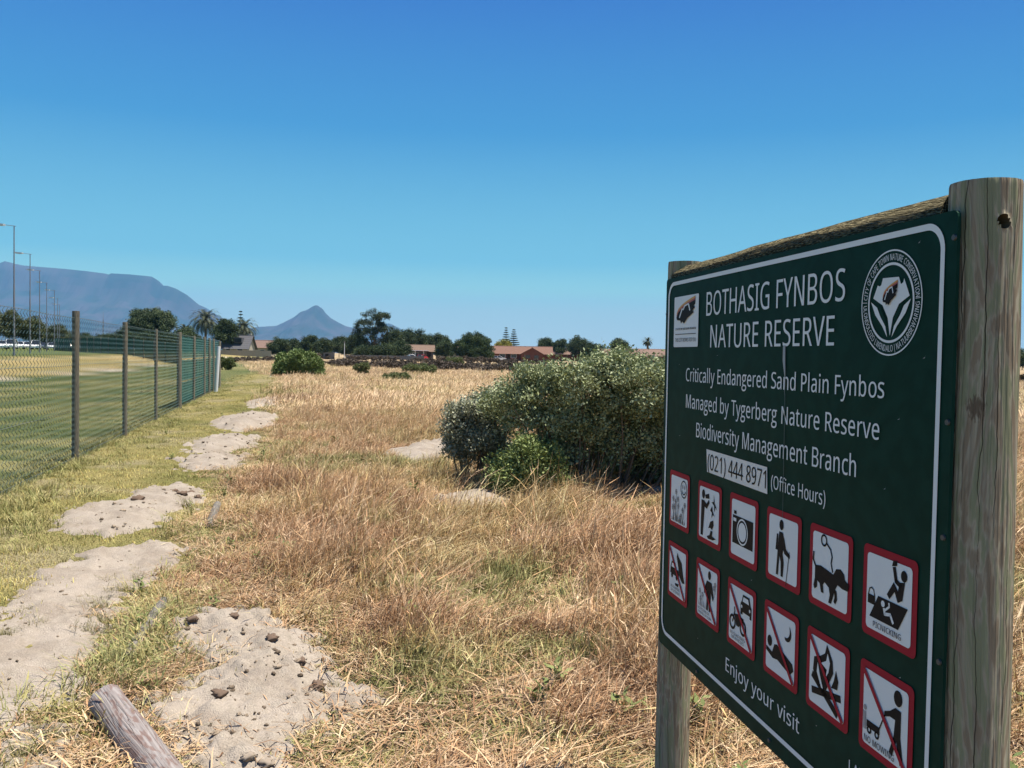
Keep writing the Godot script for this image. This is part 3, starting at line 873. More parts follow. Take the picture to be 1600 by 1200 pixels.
func make_fence():
	var t = thing("chain_link_fence", "green chain link fence on wooden posts running along the path", "fence", Vector3(FX, 0, FZ))
	var off = -t.position
	var us = [-7.5, -3.75, 0.0, 3.85, 7.7, 12.0, 15.7, 19.2, 21.2, 23.0, 26.0]
	var rad = [0.045, 0.045, 0.047, 0.042, 0.034, 0.066, 0.042, 0.045, 0.045, 0.045, 0.06]
	for i in us.size():
		var h: float = [2.02, 2.0, 2.06, 2.03, 2.0, 2.02, 1.98, 2.02, 2.0, 2.0, 1.95][i]
		var p = fence_pt(us[i], 0.0) + off
		var o = put("post", wood_post(rad[i], h + 0.3, 12, 24, 100 + i, 0.05), M.post_wood, t)
		o.position = p + Vector3(0.10 * 0.0, -0.3, 0)
		o.rotation = Vector3(0, rng.randf() * TAU, rng.randf_range(-0.006, 0.006))
	# straining wires
	for y in [0.06, 0.70, 1.32, 1.965]:
		var st = ST()
		for k in 34:
			var u0 = -7.5 + k
			tube(st, fence_pt(u0, y + 0.008 * sin(k * 1.7)) + off, fence_pt(minf(u0 + 1.0, 26.0), y + 0.008 * sin(k * 1.7 + 1.7)) + off, 0.0028, 0.0028, 4, false)
			if u0 + 1.0 >= 26.0: break
		put("straining_wire", done(st), M.wire, t)
	# the woven wire: every wire zigzags upwards and hooks into its neighbour
	var v = PackedVector3Array()
	var idx = PackedInt32Array()
	var pitch = 0.125
	var half = pitch * 0.5
	var rise = 0.038
	var n_w = int(33.4 / pitch)
	var steps = int(1.94 / rise)
	var across = Vector3(0.971, 0, -0.238)
	var r = 0.0032
	for w in n_w:
		var u0 = -7.5 + w * pitch
		var base = fence_pt(u0, 0.03) + off
		var along = Vector3(FDIR.x, 0, FDIR.y)
		var bulge = noise.get_noise_2d(u0 * 0.5, 5.0) * 0.05
		var prev = Vector3.ZERO
		for k in steps + 1:
			var zig = (half * 1.04 if (k & 1) else 0.0)
			var p = base + along * zig + Vector3(0, k * rise, 0) + across * (bulge * sin(PI * k / steps) + (0.002 if (k & 1) else -0.002))
			if k > 0:
				var ax = (p - prev).normalized()
				var s = ax.cross(across).normalized() * r
				var q = across * r
				var n0 = v.size()
				v.append_array([prev + s, prev - s * 0.5 + q * 0.87, prev - s * 0.5 - q * 0.87, p + s, p - s * 0.5 + q * 0.87, p - s * 0.5 - q * 0.87])
				for f in 3:
					var a = n0 + f
					var b = n0 + (f + 1) % 3
					idx.append_array([a, b, b + 3, a, b + 3, a + 3])
			prev = p
	var arr = []
	arr.resize(Mesh.ARRAY_MAX)
	arr[Mesh.ARRAY_VERTEX] = v
	arr[Mesh.ARRAY_INDEX] = idx
	var am = ArrayMesh.new()
	am.add_surface_from_arrays(Mesh.PRIMITIVE_TRIANGLES, arr)
	var o = put("woven_wire", am, M.green_wire, t)
	o.set_meta("kind", "stuff")
	# green shade net tied to the far panels in three strips with gaps between them
	for y in [[0.08, 0.66], [0.70, 1.28], [1.32, 1.92]]:
		for panel in [[12.05, 15.65], [15.75, 19.15], [19.25, 22.95], [23.05, 25.95]]:
			var st = ST()
			st.set_smooth_group(1)
			var n = 14
			for k in n:
				var ua = lerpf(panel[0], panel[1], k / float(n))
				var ub = lerpf(panel[0], panel[1], (k + 1) / float(n))
				var wa = across * (-0.03 + 0.012 * sin(ua * 5.0))
				var wb = across * (-0.03 + 0.012 * sin(ub * 5.0))
				var ya: float = y[1] + 0.012 * sin(ua * 4.0)
				var yb: float = y[1] + 0.012 * sin(ub * 4.0)
				quad(st, fence_pt(ua, y[0]) + off + wa, fence_pt(ua, ya) + off + wa, fence_pt(ub, yb) + off + wb, fence_pt(ub, y[0]) + off + wb)
			put("shade_net", done(st), M.net, t)
	# the white pole leaning on the fence
	var wp = thing("white_pole", "white painted pole leaning on the far end of the fence", "pole", fence_pt(22.6, 0.0) + across * 0.12)
	var st2 = ST()
	tube(st2, Vector3(0, -0.1, 0), Vector3(0.1, 1.72, 0.0), 0.075, 0.07, 12)
	put("shaft", done(st2), M.white, wp)
	# the net fence that closes the lawn on its far side
	var nf = thing("net_fence", "dark green net fence closing the far side of the lawn", "fence", Vector3(-38, gh(-38, -100), -100))
	var a = Vector3(-35.9, 0, -97)
	var b = Vector3(-80, 0, -158)
	var posts = 17
	for k in posts:
		var p = a.lerp(b, k / float(posts - 1))
		p.y = gh(p.x, p.z)
		var st3 = ST()
		tube(st3, p - nf.position, p + Vector3(0, 2.3, 0) - nf.position, 0.05, 0.045, 6)
		put("post", done(st3), M.post_plain, nf)
		if k < posts - 1:
			var q = a.lerp(b, (k + 1) / float(posts - 1))
			q.y = gh(q.x, q.z)
			var st4 = ST()
			st4.set_smooth_group(-1)
			for m in 6:
				var p0 = p.lerp(q, m / 6.0) - nf.position + Vector3(0.06 + 0.03 * sin(m * 2.0 + k), 0, 0)
				var p1 = p.lerp(q, (m + 1) / 6.0) - nf.position + Vector3(0.06 + 0.03 * sin((m + 1) * 2.0 + k), 0, 0)
				quad(st4, p0 + Vector3(0, 0.05, 0), p0 + Vector3(0, 2.2, 0), p1 + Vector3(0, 2.2, 0), p1 + Vector3(0, 0.05, 0))
			put("shade_net", done(st4), M.net_dark, nf)

# a round wooden pole; UV runs round and up; an optional bored hole is real
func wood_post(r: float, h: float, n: int, rows: int, sd: int, knots := 0.03, taper := 0.0, hole := []) -> ArrayMesh:
	var st = ST()
	var nz = FastNoiseLite.new()
	nz.seed = sd
	nz.frequency = 1.0
	var pt = func(i, j):
		var a = TAU * (i % n) / n
		var y = h * j / float(rows)
		var rr = r * (1.0 - taper * y / h) * (1.0 + nz.get_noise_3d(cos(a) * 0.7, y * 1.1, sin(a) * 0.7) * knots * 2.0 + nz.get_noise_3d(cos(a) * 5.0, y * 0.8, sin(a) * 5.0) * knots)
		if j == rows: rr *= 0.985
		var p = Vector3(cos(a) * rr, y, sin(a) * rr)
		if not hole.is_empty() and p.dot(hole[1]) > 0.0:   # pull the rim of the hole into a circle
			var s: Vector3 = hole[1].cross(Vector3.UP)
			var e: Vector3 = p - hole[0]
			var f = Vector2(e.dot(s), e.y)
			if absf(f.length() - hole[2]) < hole[2] * 0.28:
				p += (s * f.x + Vector3.UP * f.y) * (hole[2] / f.length() - 1.0)
		return p
	for j in rows:
		for i in n:
			var p00: Vector3 = pt.call(i, j)
			var p10: Vector3 = pt.call(i + 1, j)
			var p01: Vector3 = pt.call(i, j + 1)
			var p11: Vector3 = pt.call(i + 1, j + 1)
			if not hole.is_empty():
				var mid = (p00 + p11) * 0.5
				var d: Vector3 = mid - hole[0]
				if Vector2(d.dot(hole[1].cross(Vector3.UP)), d.y).length() < hole[2] * 0.86 and mid.dot(hole[1]) > 0: continue
			st.set_smooth_group(1)
			var ua = i / float(n) * 2.0
			var ub = (i + 1) / float(n) * 2.0
			var va = h * j / float(rows) / 0.8
			var vb = h * (j + 1) / float(rows) / 0.8
			st.set_uv(Vector2(ua, va)); st.add_vertex(p00)
			st.set_uv(Vector2(ua, vb)); st.add_vertex(p01)
			st.set_uv(Vector2(ub, vb)); st.add_vertex(p11)
			st.set_uv(Vector2(ua, va)); st.add_vertex(p00)
			st.set_uv(Vector2(ub, vb)); st.add_vertex(p11)
			st.set_uv(Vector2(ub, va)); st.add_vertex(p10)
	for i in n:
		st.set_smooth_group(-1)
		for e in [[rows, 1], [0, -1]]:
			var a: Vector3 = pt.call(i, e[0])
			var b: Vector3 = pt.call(i + 1, e[0])
			var c = Vector3(0, h * e[0] / float(rows) + (0.004 if e[0] else 0.0), 0)
			for q in ([c, b, a] if e[1] > 0 else [c, a, b]):
				st.set_uv(Vector2(q.x * 6.0, q.z * 6.0))
				st.add_vertex(q)
	if not hole.is_empty():
		var s: Vector3 = hole[1].cross(Vector3.UP)
		st.set_smooth_group(2)
		for i in 16:
			var d0 = (s * cos(TAU * i / 16) + Vector3.UP * sin(TAU * i / 16)) * (hole[2] + 0.003)
			var d1 = (s * cos(TAU * (i + 1) / 16) + Vector3.UP * sin(TAU * (i + 1) / 16)) * (hole[2] + 0.003)
			var c0: Vector3 = hole[0] - hole[1] * 0.006
			var c1: Vector3 = hole[0] - hole[1] * r * 1.5
			st.set_uv(Vector2(0.3, 0.3))
			quad(st, c0 + d0, c0 + d1, c1 + d1, c1 + d0)
			st.add_vertex(c1); st.add_vertex(c1 + d0); st.add_vertex(c1 + d1)
	return done(st)

# ---------------------------------------------------------------- lamps, cars, houses
func street_lamp(label, x, y_top, depth, double := false):
	var top = at(x, y_top, depth)
	var foot = Vector3(top.x, gh(top.x, top.z), top.z)
	var t = thing("street_lamp", label, "street lamp", foot, 0.0, "street lamps along the road")
	var h = top.y - foot.y
	var st = ST()
	tube(st, Vector3(0, -0.1, 0), Vector3(0, h * 0.55, 0), 0.085, 0.065, 10)
	tube(st, Vector3(0, h * 0.55, 0), Vector3(0, h, 0), 0.055, 0.04, 10)
	put("pole", done(st), M.galv, t)
	var a = ST()
	tube(a, Vector3(0.15, h - 0.02, 0), Vector3(-0.9, h + 0.09, 0), 0.025, 0.02, 8)
	put("arm", done(a), M.galv, t)
	var b = ST()
	box(b, Vector3(-1.2, h + 0.11, 0), Vector3(0.8, 0.13, 0.34), Basis(Vector3(0, 0, 1), -0.08))
	var hd = put("lamp_head", done(b), M.lamp_head, t)
	var l = ST()
	box(l, Vector3(-1.24, h + 0.03, 0), Vector3(0.5, 0.05, 0.26), Basis(Vector3(0, 0, 1), -0.08))
	put("lens", done(l), M.lamp_lens, hd)

func prism(st, profile: PackedVector2Array, w0: float, w1: float):   # profile in x, y; extruded along z
	st.set_smooth_group(-1)
	var tri = Geometry2D.triangulate_polygon(profile)
	for k in range(0, tri.size(), 3):
		var a = profile[tri[k]]
		var b = profile[tri[k + 1]]
		var c = profile[tri[k + 2]]
		st.add_vertex(Vector3(a.x, a.y, w1)); st.add_vertex(Vector3(c.x, c.y, w1)); st.add_vertex(Vector3(b.x, b.y, w1))
		st.add_vertex(Vector3(a.x, a.y, w0)); st.add_vertex(Vector3(b.x, b.y, w0)); st.add_vertex(Vector3(c.x, c.y, w0))
	for i in profile.size():
		var a = profile[i]
		var b = profile[(i + 1) % profile.size()]
		quad(st, Vector3(a.x, a.y, w0), Vector3(b.x, b.y, w0), Vector3(b.x, b.y, w1), Vector3(a.x, a.y, w1))

func car(label, where: Vector3, turn, paint, group, van := false):
	var t = thing("parked_car", label, "car", where, turn, group)
	var st = ST()
	prism(st, PackedVector2Array([Vector2(-2.05, 0.32), Vector2(2.05, 0.32), Vector2(2.1, 0.62), Vector2(1.9, 0.82), Vector2(1.05, 0.93), Vector2(-1.95, 0.97), Vector2(-2.1, 0.75)]), -0.84, 0.84)
	put("body", done(st), paint, t)
	var c = ST()
	var hi = 1.8 if van else 1.46
	# cabin narrows upwards
	var lo4 = [Vector3(1.0, 0.92, 0.78), Vector3(1.0, 0.92, -0.78), Vector3(-1.9, 0.96, -0.78), Vector3(-1.9, 0.96, 0.78)]
	var up4 = [Vector3(0.3, hi, 0.62), Vector3(0.3, hi, -0.62), Vector3(-1.45, hi, -0.62), Vector3(-1.45, hi, 0.62)]
	c.set_smooth_group(-1)
	for i in 4:
		quad(c, lo4[i], up4[i], up4[(i + 1) % 4], lo4[(i + 1) % 4])
	put("windows", done(c), M.car_glass, t)
	var rf = ST()
	box(rf, Vector3(-0.575, hi + 0.012, 0), Vector3(1.8, 0.05, 1.28))
	for s in [-1, 1]:
		for e in [[0.3, 1.0], [-0.55, -0.55], [-1.45, -1.9]]:
			tube(rf, Vector3(e[0], hi, 0.63 * s), Vector3(e[1], 0.94, 0.79 * s), 0.035, 0.045, 5)
	put("roof", done(rf), paint, t)
	for x in [-1.3, 1.3]:
		for s in [-1, 1]:
			var w = ST()
			tube(w, Vector3(x, 0.31, 0.66 * s), Vector3(x, 0.31, 0.86 * s), 0.31, 0.31, 16)
			var wh = put("wheel", done(w), M.rubber, t)
			var rm = ST()
			tube(rm, Vector3(x, 0.31, 0.855 * s), Vector3(x, 0.31, 0.875 * s), 0.19, 0.17, 12)
			put("rim", done(rm), M.galv, wh)
	for s in [-1, 1]:
		var hl = ST()
		box(hl, Vector3(2.06, 0.68, 0.6 * s), Vector3(0.06, 0.14, 0.34))
		put("headlight", done(hl), M.lamp_lens, t)
		var tl = ST()
		box(tl, Vector3(-2.07, 0.78, 0.66 * s), Vector3(0.06, 0.16, 0.22))
		put("tail_light", done(tl), M.red_lens, t)

# a gabled house whose ridge runs along local x; the long side faces +z
func house(called, label, where: Vector3, turn, l, w, wall_h, ridge_h, wall_m, roof_m, wins: Array, over := 0.45):
	var t = thing(called, label, "house", where, turn)
	var st = ST()
	prism(st, PackedVector2Array([Vector2(-w / 2, -0.2), Vector2(w / 2, -0.2), Vector2(w / 2, wall_h), Vector2(0, ridge_h - 0.12), Vector2(-w / 2, wall_h)]), -l / 2, l / 2)
	var wall = put("wall", done(st), wall_m, t)
	wall.rotation.y = -PI / 2     # profile across the house
	var roof = ST()
	var slope = (ridge_h - wall_h) / (w / 2)
	for s in [-1.0, 1.0]:
		var e = w / 2 + over
		roof.set_smooth_group(-1)
		var rows = 7
		for k in rows:   # courses of tiles overlap
			var a = k / float(rows)
			var b = (k + 1) / float(rows) + 0.02
			var za = lerpf(0.0, e, a) * s
			var zb = lerpf(0.0, e, b) * s
			var ya = ridge_h - absf(za) * slope + 0.02
			var yb = ridge_h - absf(zb) * slope + 0.07
			var p = [Vector3(-l / 2 - over, ya, za), Vector3(l / 2 + over, ya, za), Vector3(l / 2 + over, yb, zb), Vector3(-l / 2 - over, yb, zb)]
			var dn = Vector3(0, -0.09, 0)
			quad(roof, p[0], p[1], p[2], p[3])
			quad(roof, p[3], p[2], p[2] + dn, p[3] + dn)
			quad(roof, p[0] + dn, p[3] + dn, p[2] + dn, p[1] + dn)
			quad(roof, p[0], p[3], p[3] + dn, p[0] + dn)
			quad(roof, p[2], p[1], p[1] + dn, p[2] + dn)
	var rf = put("roof", done(roof), roof_m, t)
	var rc = ST()
	tube(rc, Vector3(-l / 2 - over, ridge_h + 0.03, 0), Vector3(l / 2 + over, ridge_h + 0.03, 0), 0.13, 0.13, 8)
	put("ridge_tiles", done(rc), roof_m, rf)
	for q in wins:     # [x, y, width, height, kind]
		var fr = ST()
		box(fr, Vector3(q[0], q[1], w / 2 + 0.01), Vector3(q[2] + 0.16, q[3] + 0.16, 0.08))
		var f = put("door" if q[4] == "d" else "window", done(fr), M.white if q[4] == "w" else M.dark_wood, t)
		var g = ST()
		box(g, Vector3(q[0], q[1], w / 2 + 0.045), Vector3(q[2], q[3], 0.03))
		put("panel" if q[4] == "d" else "pane", done(g), M.dark_wood if q[4] == "d" else M.win_glass, f)
	return t

func foot_at(x, depth) -> Vector3:
	var p = at(x, 560, depth)
	return Vector3(p.x, gh(p.x, p.z), p.z)

func make_buildings():
	# steep slate roof with a dormer, left of centre
	var h1 = house("slate_roofed_house", "house with a steep grey slate roof and a dormer behind a pale wall", foot_at(373, 272), 0.0, 7.4, 8.0, 2.5, 5.9, M.plaster, M.slate, [[-2.0, 1.3, 1.2, 1.0, "w"], [1.5, 1.3, 1.6, 1.0, "w"]], 0.7)
	var dm = ST()
	box(dm, Vector3(0.8, 4.55, 2.4), Vector3(2.3, 1.5, 2.6))
	var dmo = put("dormer", done(dm), M.slate, h1)
	var dw = ST()
	box(dw, Vector3(0.8, 4.5, 3.72), Vector3(1.9, 1.1, 0.06))
	put("dormer_window", done(dw), M.win_glass, dmo)
	var ch = ST()
	box(ch, Vector3(3.2, 5.6, -0.6), Vector3(0.7, 2.0, 0.7))
	put("chimney", done(ch), M.plaster, h1)
	house("pink_roofed_house", "small house with a faded pink roof beside the date palm", foot_at(412, 300), 0.0, 6.0, 7.0, 3.0, 5.2, M.plaster, M.pink_tile, [[0.5, 1.5, 1.4, 1.1, "w"]])
	# the pale panel wall in front
	var wl = thing("panel_wall", "pale concrete panel wall in front of the slate roofed house", "wall", foot_at(384, 255))
	for k in 9:
		var st = ST()
		box(st, Vector3(-6.4 + k * 1.6, 0.85, 0), Vector3(1.5, 1.8, 0.08))
		put("panel", done(st), M.concrete, wl)
		var sp = ST()
		box(sp, Vector3(-7.2 + k * 1.6, 0.92, 0), Vector3(0.13, 2.0, 0.14))
		put("post", done(sp), M.concrete, wl)
	# house with a carport, white posts and two cars
	var h2 = house("carport_house", "brown roofed house with white carport posts beyond the scrub", foot_at(655, 275), 0.12, 8.2, 8.0, 2.6, 4.3, M.plaster_dark, M.brown_tile, [[-1.2, 1.4, 1.6, 1.2, "w"], [2.8, 1.1, 1.0, 2.1, "d"]], 0.6)
	for x in [-3.8, -1.3, 1.2]:
		var st = ST()
		tube(st, Vector3(x, -0.1, 5.6), Vector3(x, 2.5, 5.6), 0.11, 0.11, 8)
		put("carport_post", done(st), M.white, h2)
	var cr = ST()
	box(cr, Vector3(-0.8, 2.62, 5.0), Vector3(7.2, 0.16, 2.6))
	put("carport_roof", done(cr), M.white, h2)
	car("white car parked beside the carport posts", foot_at(643, 266), -1.2, M.car_white, "")
	car("red car parked under the carport", foot_at(660, 266), 1.2, M.car_red, "")
	# the long red brick house with a cross gable
	house("brick_house", "long red brick house with a rusty tiled roof", foot_at(815, 285), 0.0, 18.5, 8.0, 2.4, 4.5, M.brick, M.rust_tile, [[-6.0, 1.5, 1.6, 1.1, "w"], [-2.5, 1.5, 1.6, 1.1, "w"], [-4.2, 1.1, 1.0, 2.0, "d"]])
	var gb = house("brick_gable_house", "red brick gable end jutting from the long brick house", foot_at(831, 278), -PI / 2, 7.0, 6.8, 2.2, 4.1, M.brick, M.rust_tile, [])
	for q in [[-1.3, 1.3, 1.3, 1.0], [1.3, 1.3, 1.3, 1.0]]:
		var fr = ST()
		box(fr, Vector3(3.52, q[1], q[0]), Vector3(0.08, q[3], q[2]))
		put("window", done(fr), M.win_glass, gb)
	car("white car parked in front of the long brick house", foot_at(780, 262), 0.1, M.car_white, "")
	house("far_tiled_house", "low house with a faded rusty roof behind the leafy shrub", foot_at(870, 330), 0.0, 20.0, 8.0, 2.6, 4.6, M.brick, M.pink_tile, [[-5.0, 1.5, 1.6, 1.1, "w"]])
	house("far_tiled_house", "low house with a pink tiled roof beside the sign board", foot_at(1008, 300), 0.0, 16.0, 8.0, 2.4, 4.5, M.brick, M.pink_tile, [[2.0, 1.5, 1.6, 1.1, "w"]])
	house("far_tiled_house", "low tan roofed house between the garden trees and the shrub", foot_at(940, 320), 0.0, 13.0, 8.0, 2.6, 4.5, M.plaster, M.rust_tile, [[2.0, 1.5, 1.6, 1.1, "w"]])
	house("far_tiled_house", "house with a tan roof half hidden by the dome shaped tree", foot_at(705, 300), 0.0, 6.0, 8.0, 2.6, 4.6, M.plaster, M.brown_tile, [[0.0, 1.5, 1.6, 1.1, "w"]])
	# the long garden wall behind the scrub
	for q in [[610, 240, 22, "grey garden wall behind the dark scrub belt"]]:
		var w = thing("garden_wall", q[3], "wall", foot_at(q[0], q[1]))
		for k in int(q[2] / 1.6):
			var st = ST()
			box(st, Vector3(-q[2] / 2.0 + k * 1.6, 0.5, 0), Vector3(1.5, 1.1, 0.08))
			put("panel", done(st), M.grey_panel, w)
			var sp = ST()
			box(sp, Vector3(-q[2] / 2.0 - 0.8 + k * 1.6, 0.55, 0), Vector3(0.13, 1.25, 0.14))
			put("post", done(sp), M.grey_panel, w)
	# shed and white pole by it
	var sh = thing("garden_shed", "small grey shed among the scrub", "shed", foot_at(514, 215), 0.2)
	var st5 = ST()
	box(st5, Vector3(0, 0.75, 0), Vector3(2.6, 1.5, 2.0))
	put("wall", done(st5), M.plaster_dark, sh)
	var st6 = ST()
	box(st6, Vector3(0, 1.56, 0), Vector3(3.0, 0.1, 2.4), Basis(Vector3(0, 0, 1), 0.06))
	put("roof", done(st6), M.grey_panel, sh)
	var st7 = ST()
	box(st7, Vector3(-0.5, 0.65, 1.02), Vector3(0.8, 1.3, 0.05))
	put("door", done(st7), M.dark_wood, sh)
	var lp = thing("garden_lamp_post", "slim pale lamp post among the garden trees", "lamp post", foot_at(538, 210))
	var st8 = ST()
	tube(st8, Vector3(0, -0.1, 0), Vector3(0, 3.9, 0), 0.08, 0.06, 8)
	put("pole", done(st8), M.lamp_head, lp)
	var st9 = ST()
	tube(st9, Vector3(0, 3.9, 0), Vector3(0, 4.2, 0), 0.12, 0.2, 8)
	put("lamp_head", done(st9), M.galv, lp)
	# street lamps and parked cars along the road on the left
	var n = 0
	for q in [[22, 353, 75.0, "tallest street lamp, with a straight arm"], [47, 397, 97.0, "second street lamp from the tallest one"], [62, 423, 117.0, "third street lamp from the tallest one"], [73, 442, 137.0, "fourth street lamp from the tallest one"], [85, 454, 154.0, "fifth street lamp from the tallest one"], [90, 466, 176.0, "sixth street lamp from the tallest one"], [93, 476, 200.0, "farthest street lamp of the row along the road"]]:
		street_lamp(q[3], q[0], q[1], q[2])
	var cars = [[2, 150.0, "w"], [17, 172.0, "w"], [30, 176.0, "w"], [44, 180.0, "w"], [56, 178.0, "w"], [81, 182.0, "s"], [105, 200.0, "d"], [118, 205.0, "w"], [64, 190.0, "d"]]
	for q in cars:
		car({"w": "white car parked in the row along the road", "s": "silver car parked in the row along the road", "d": "dark blue car parked in the row along the road"}[q[2]], foot_at(q[0], q[1]), -1.2 + rng.randf_range(-0.15, 0.15), {"w": M.car_white, "s": M.car_silver, "d": M.car_dark}[q[2]], "cars parked along the road", n % 3 == 1)
		n += 1
	# radio mast far away in front of the mountain
	var mast = thing("radio_mast", "thin lattice radio mast before the flat mountain", "mast", foot_at(161, 700))
	var sm = ST()
	var mh = at(161, 490, 700.0).y
	for k in 3:
		var a = TAU * k / 3.0
		tube(sm, Vector3(cos(a) * 0.9, 0, sin(a) * 0.9), Vector3(cos(a) * 0.25, mh * 0.8, sin(a) * 0.25), 0.12, 0.1, 5)
	for k in 12:
		var y = mh * 0.8 * k / 12.0
		var rr = lerpf(0.9, 0.25, k / 12.0)
		for j in 3:
			tube(sm, Vector3(cos(TAU * j / 3) * rr, y, sin(TAU * j / 3) * rr), Vector3(cos(TAU * (j + 1) / 3) * rr, y + mh * 0.06, sin(TAU * (j + 1) / 3) * rr), 0.07, 0.07, 4)
	put("lattice", done(sm), M.galv, mast)
	var sa = ST()
	tube(sa, Vector3(0, mh * 0.8, 0), Vector3(0, mh, 0), 0.12, 0.06, 6)
	put("aerial", done(sa), M.galv, mast)
	# the road
	var rd = ST()
	rd.set_smooth_group(1)
	var ra = Vector3(-36, 0, -40)
	var rb = Vector3(-125, 0, -230)
	for k in 60:
		var p = ra.lerp(rb, k / 60.0)
		var q = ra.lerp(rb, (k + 1) / 60.0)
		var sd = Vector3(-0.906, 0, 0.424) * 1.2
		var v = []
		for m in [[p, 0.0], [p, 9.0], [q, 9.0], [q, 0.0]]:
			var w: Vector3 = m[0] + sd * m[1]
			v.append(Vector3(w.x, bank(w.x, w.z) + 0.05, w.z))
		quad(rd, v[0], v[1], v[2], v[3])
	var ro = put("road", done(rd), M.asphalt)
	ro.set_meta("kind", "structure")
	ro.set_meta("label", "grey asphalt road on the low bank beyond the lawn")

# ---------------------------------------------------------------- logs and clods
func make_small():
	var w0 = gp(166, 1112)
	var lg = thing("fallen_log", "weathered grey and brown log lying on the sand beside the path", "log", Vector3(w0.x, 0, w0.z))
	var o = put("trunk", wood_post(0.070, 1.25, 40, 90, 7, 0.07, 0.05), M.log_wood, lg)
	var dir = (gp(262, 1235) - gp(166, 1112)); dir.y = -0.02
	dir = dir.normalized()
	var side = dir.cross(Vector3.UP).normalized()
	o.basis = Basis(side, dir, side.cross(dir))
	o.position = Vector3(0, gh(w0.x, w0.z) + 0.062, 0)
	for q in [[[196, 1035], [256, 948], "half buried grey border pole in the green grass beside the sand", 0.036], [[326, 826], [340, 794], "grey border pole end showing in the dry grass", 0.036]]:
		var a = gp(q[0][0], q[0][1])
		var b = gp(q[1][0], q[1][1])
		var t = thing("border_pole", q[2], "pole", Vector3(a.x, gh(a.x, a.z), a.z))
		var d = b - a
		d.y += 0.02
		var p = put("shaft", wood_post(q[3], d.length(), 18, 30, int(q[0][0]), 0.05), M.grey_wood, t)
		var dn = d.normalized()
		var sd = dn.cross(Vector3.UP).normalized()
		p.basis = Basis(sd, dn, sd.cross(dn))
		p.position = Vector3(0, 0.012, 0)
	# clods of darker earth on the sand
	var shapes = []
	for k in 5:
		var r = FastNoiseLite.new()
		r.seed = 40 + k
		r.frequency = 1.1
		var sp = SphereMesh.new()
		sp.radius = 1.0; sp.height = 2.0; sp.radial_segments = 14; sp.rings = 8
		var arr = sp.get_mesh_arrays()
		var v: PackedVector3Array = arr[Mesh.ARRAY_VERTEX]
		for i in v.size():
			var d = v[i].normalized()
			v[i] = d * Vector3(1, 0.5, 0.75) * (1.0 + r.get_noise_3dv(d * 1.4) * 1.0 + r.get_noise_3dv(d * 4.0) * 0.55)
		arr[Mesh.ARRAY_VERTEX] = v
		var am = ArrayMesh.new()
		am.add_surface_from_arrays(Mesh.PRIMITIVE_TRIANGLES, arr)
		var st = SurfaceTool.new()
		st.create_from(am, 0)
		st.generate_normals()
		shapes.append(st.commit())
	var k = 0
	for q in [[342, 1093, 0.034, "brown clod lying alone in the middle of the sand heap"], [290, 1167, 0.034, "dark clod on the sand beside the log"], [216, 783, 0.06, "dark clod at the left end of the low sand heap"], [300, 972, 0.034, "dark clod at the rim of the wide sand heap"], [365, 970, 0.03, "dark clod at the rim of the wide sand heap"], [425, 1012, 0.036, "twisted dark clod high on the wide sand heap"], [495, 1072, 0.045, "cluster of dark clods near the grassy side of the sand heap"], [470, 1040, 0.03, "dark clod on the grassy side of the sand heap"], [272, 766, 0.05, "dark clod in the heap on the footpath"], [298, 765, 0.06, "dark clod in the heap on the footpath"], [285, 775, 0.05, "dark clod in the heap on the footpath"], [310, 775, 0.045, "dark clod in the heap on the footpath"], [415, 1190, 0.03, "pale clod at the edge of the sand near the green grass"], [388, 1188, 0.028, "pale clod at the edge of the sand near the green grass"]]:
		var p = gp(q[0], q[1], 0.05)
		var t = put("dirt_clod", shapes[k % 5], M.clod if not "pale" in q[3] else M.sand_clod)
		tag(t, q[3], "clod", "clods on the sand")
		t.transform = Transform3D(Basis(Vector3.UP, rng.randf() * TAU).scaled(Vector3.ONE * q[2]), Vector3(p.x, sand_h(p.x, p.z, sand_polys[2 if k in [0, 1, 3, 4, 5, 6, 7, 12, 13] else 3]) + q[2] * 0.12, p.z))
		k += 1
	var xf = []
	var cs = []
	for i in 20000:
		var sp = sand_polys[[2, 2, 2, 2, 3, 3, 0, 4, 5, 6][i % 10]]
		var q = Vector2(rng.randf_range(-1, 1), rng.randf_range(-1, 1)) * sp.r + sp.c
		var sd = sand_sd(sp.poly, q)
		if sd < 0.02: continue
		if sp == sand_polys[3] and rng.randf() > ss(-0.3, 0.5, q.x - sp.c.x) * 0.8 + 0.04: continue
		var clump = noise.get_noise_2d(q.x * 5.0 + 9.0, q.y * 5.0)
		if rng.randf() > ss(-0.12, 0.25, clump) * 0.9 + 0.06: continue
		var s = 0.0035 + 0.014 * pow(rng.randf(), 3.0)
		if i % 10 == 0 or i % 10 == 6: s *= 0.7
		if -q.y > 7.0: s *= 1.45
		xf.append(Transform3D(Basis(Vector3.UP, rng.randf() * TAU).scaled(Vector3.ONE * s), Vector3(q.x, sand_h(q.x, q.y, sp) + s * 0.15, q.y)))
		var b = rng.randf()
		cs.append(Color(0.09, 0.068, 0.05).lerp(Color(0.33, 0.265, 0.20), b))
	var o2 = multi("crumbs", shapes[1], M.crumb, xf, cs)
	tag(o2, "small crumbs of earth strewn over the sand heaps", "soil", "", "stuff")

# ---------------------------------------------------------------- the sign
var sign_root: Node3D
func P2(x, y) -> Vector3:      # sign plane coordinates as measured: u from the near border, v above the ground
	return Vector3(x + 0.75, y, 0)

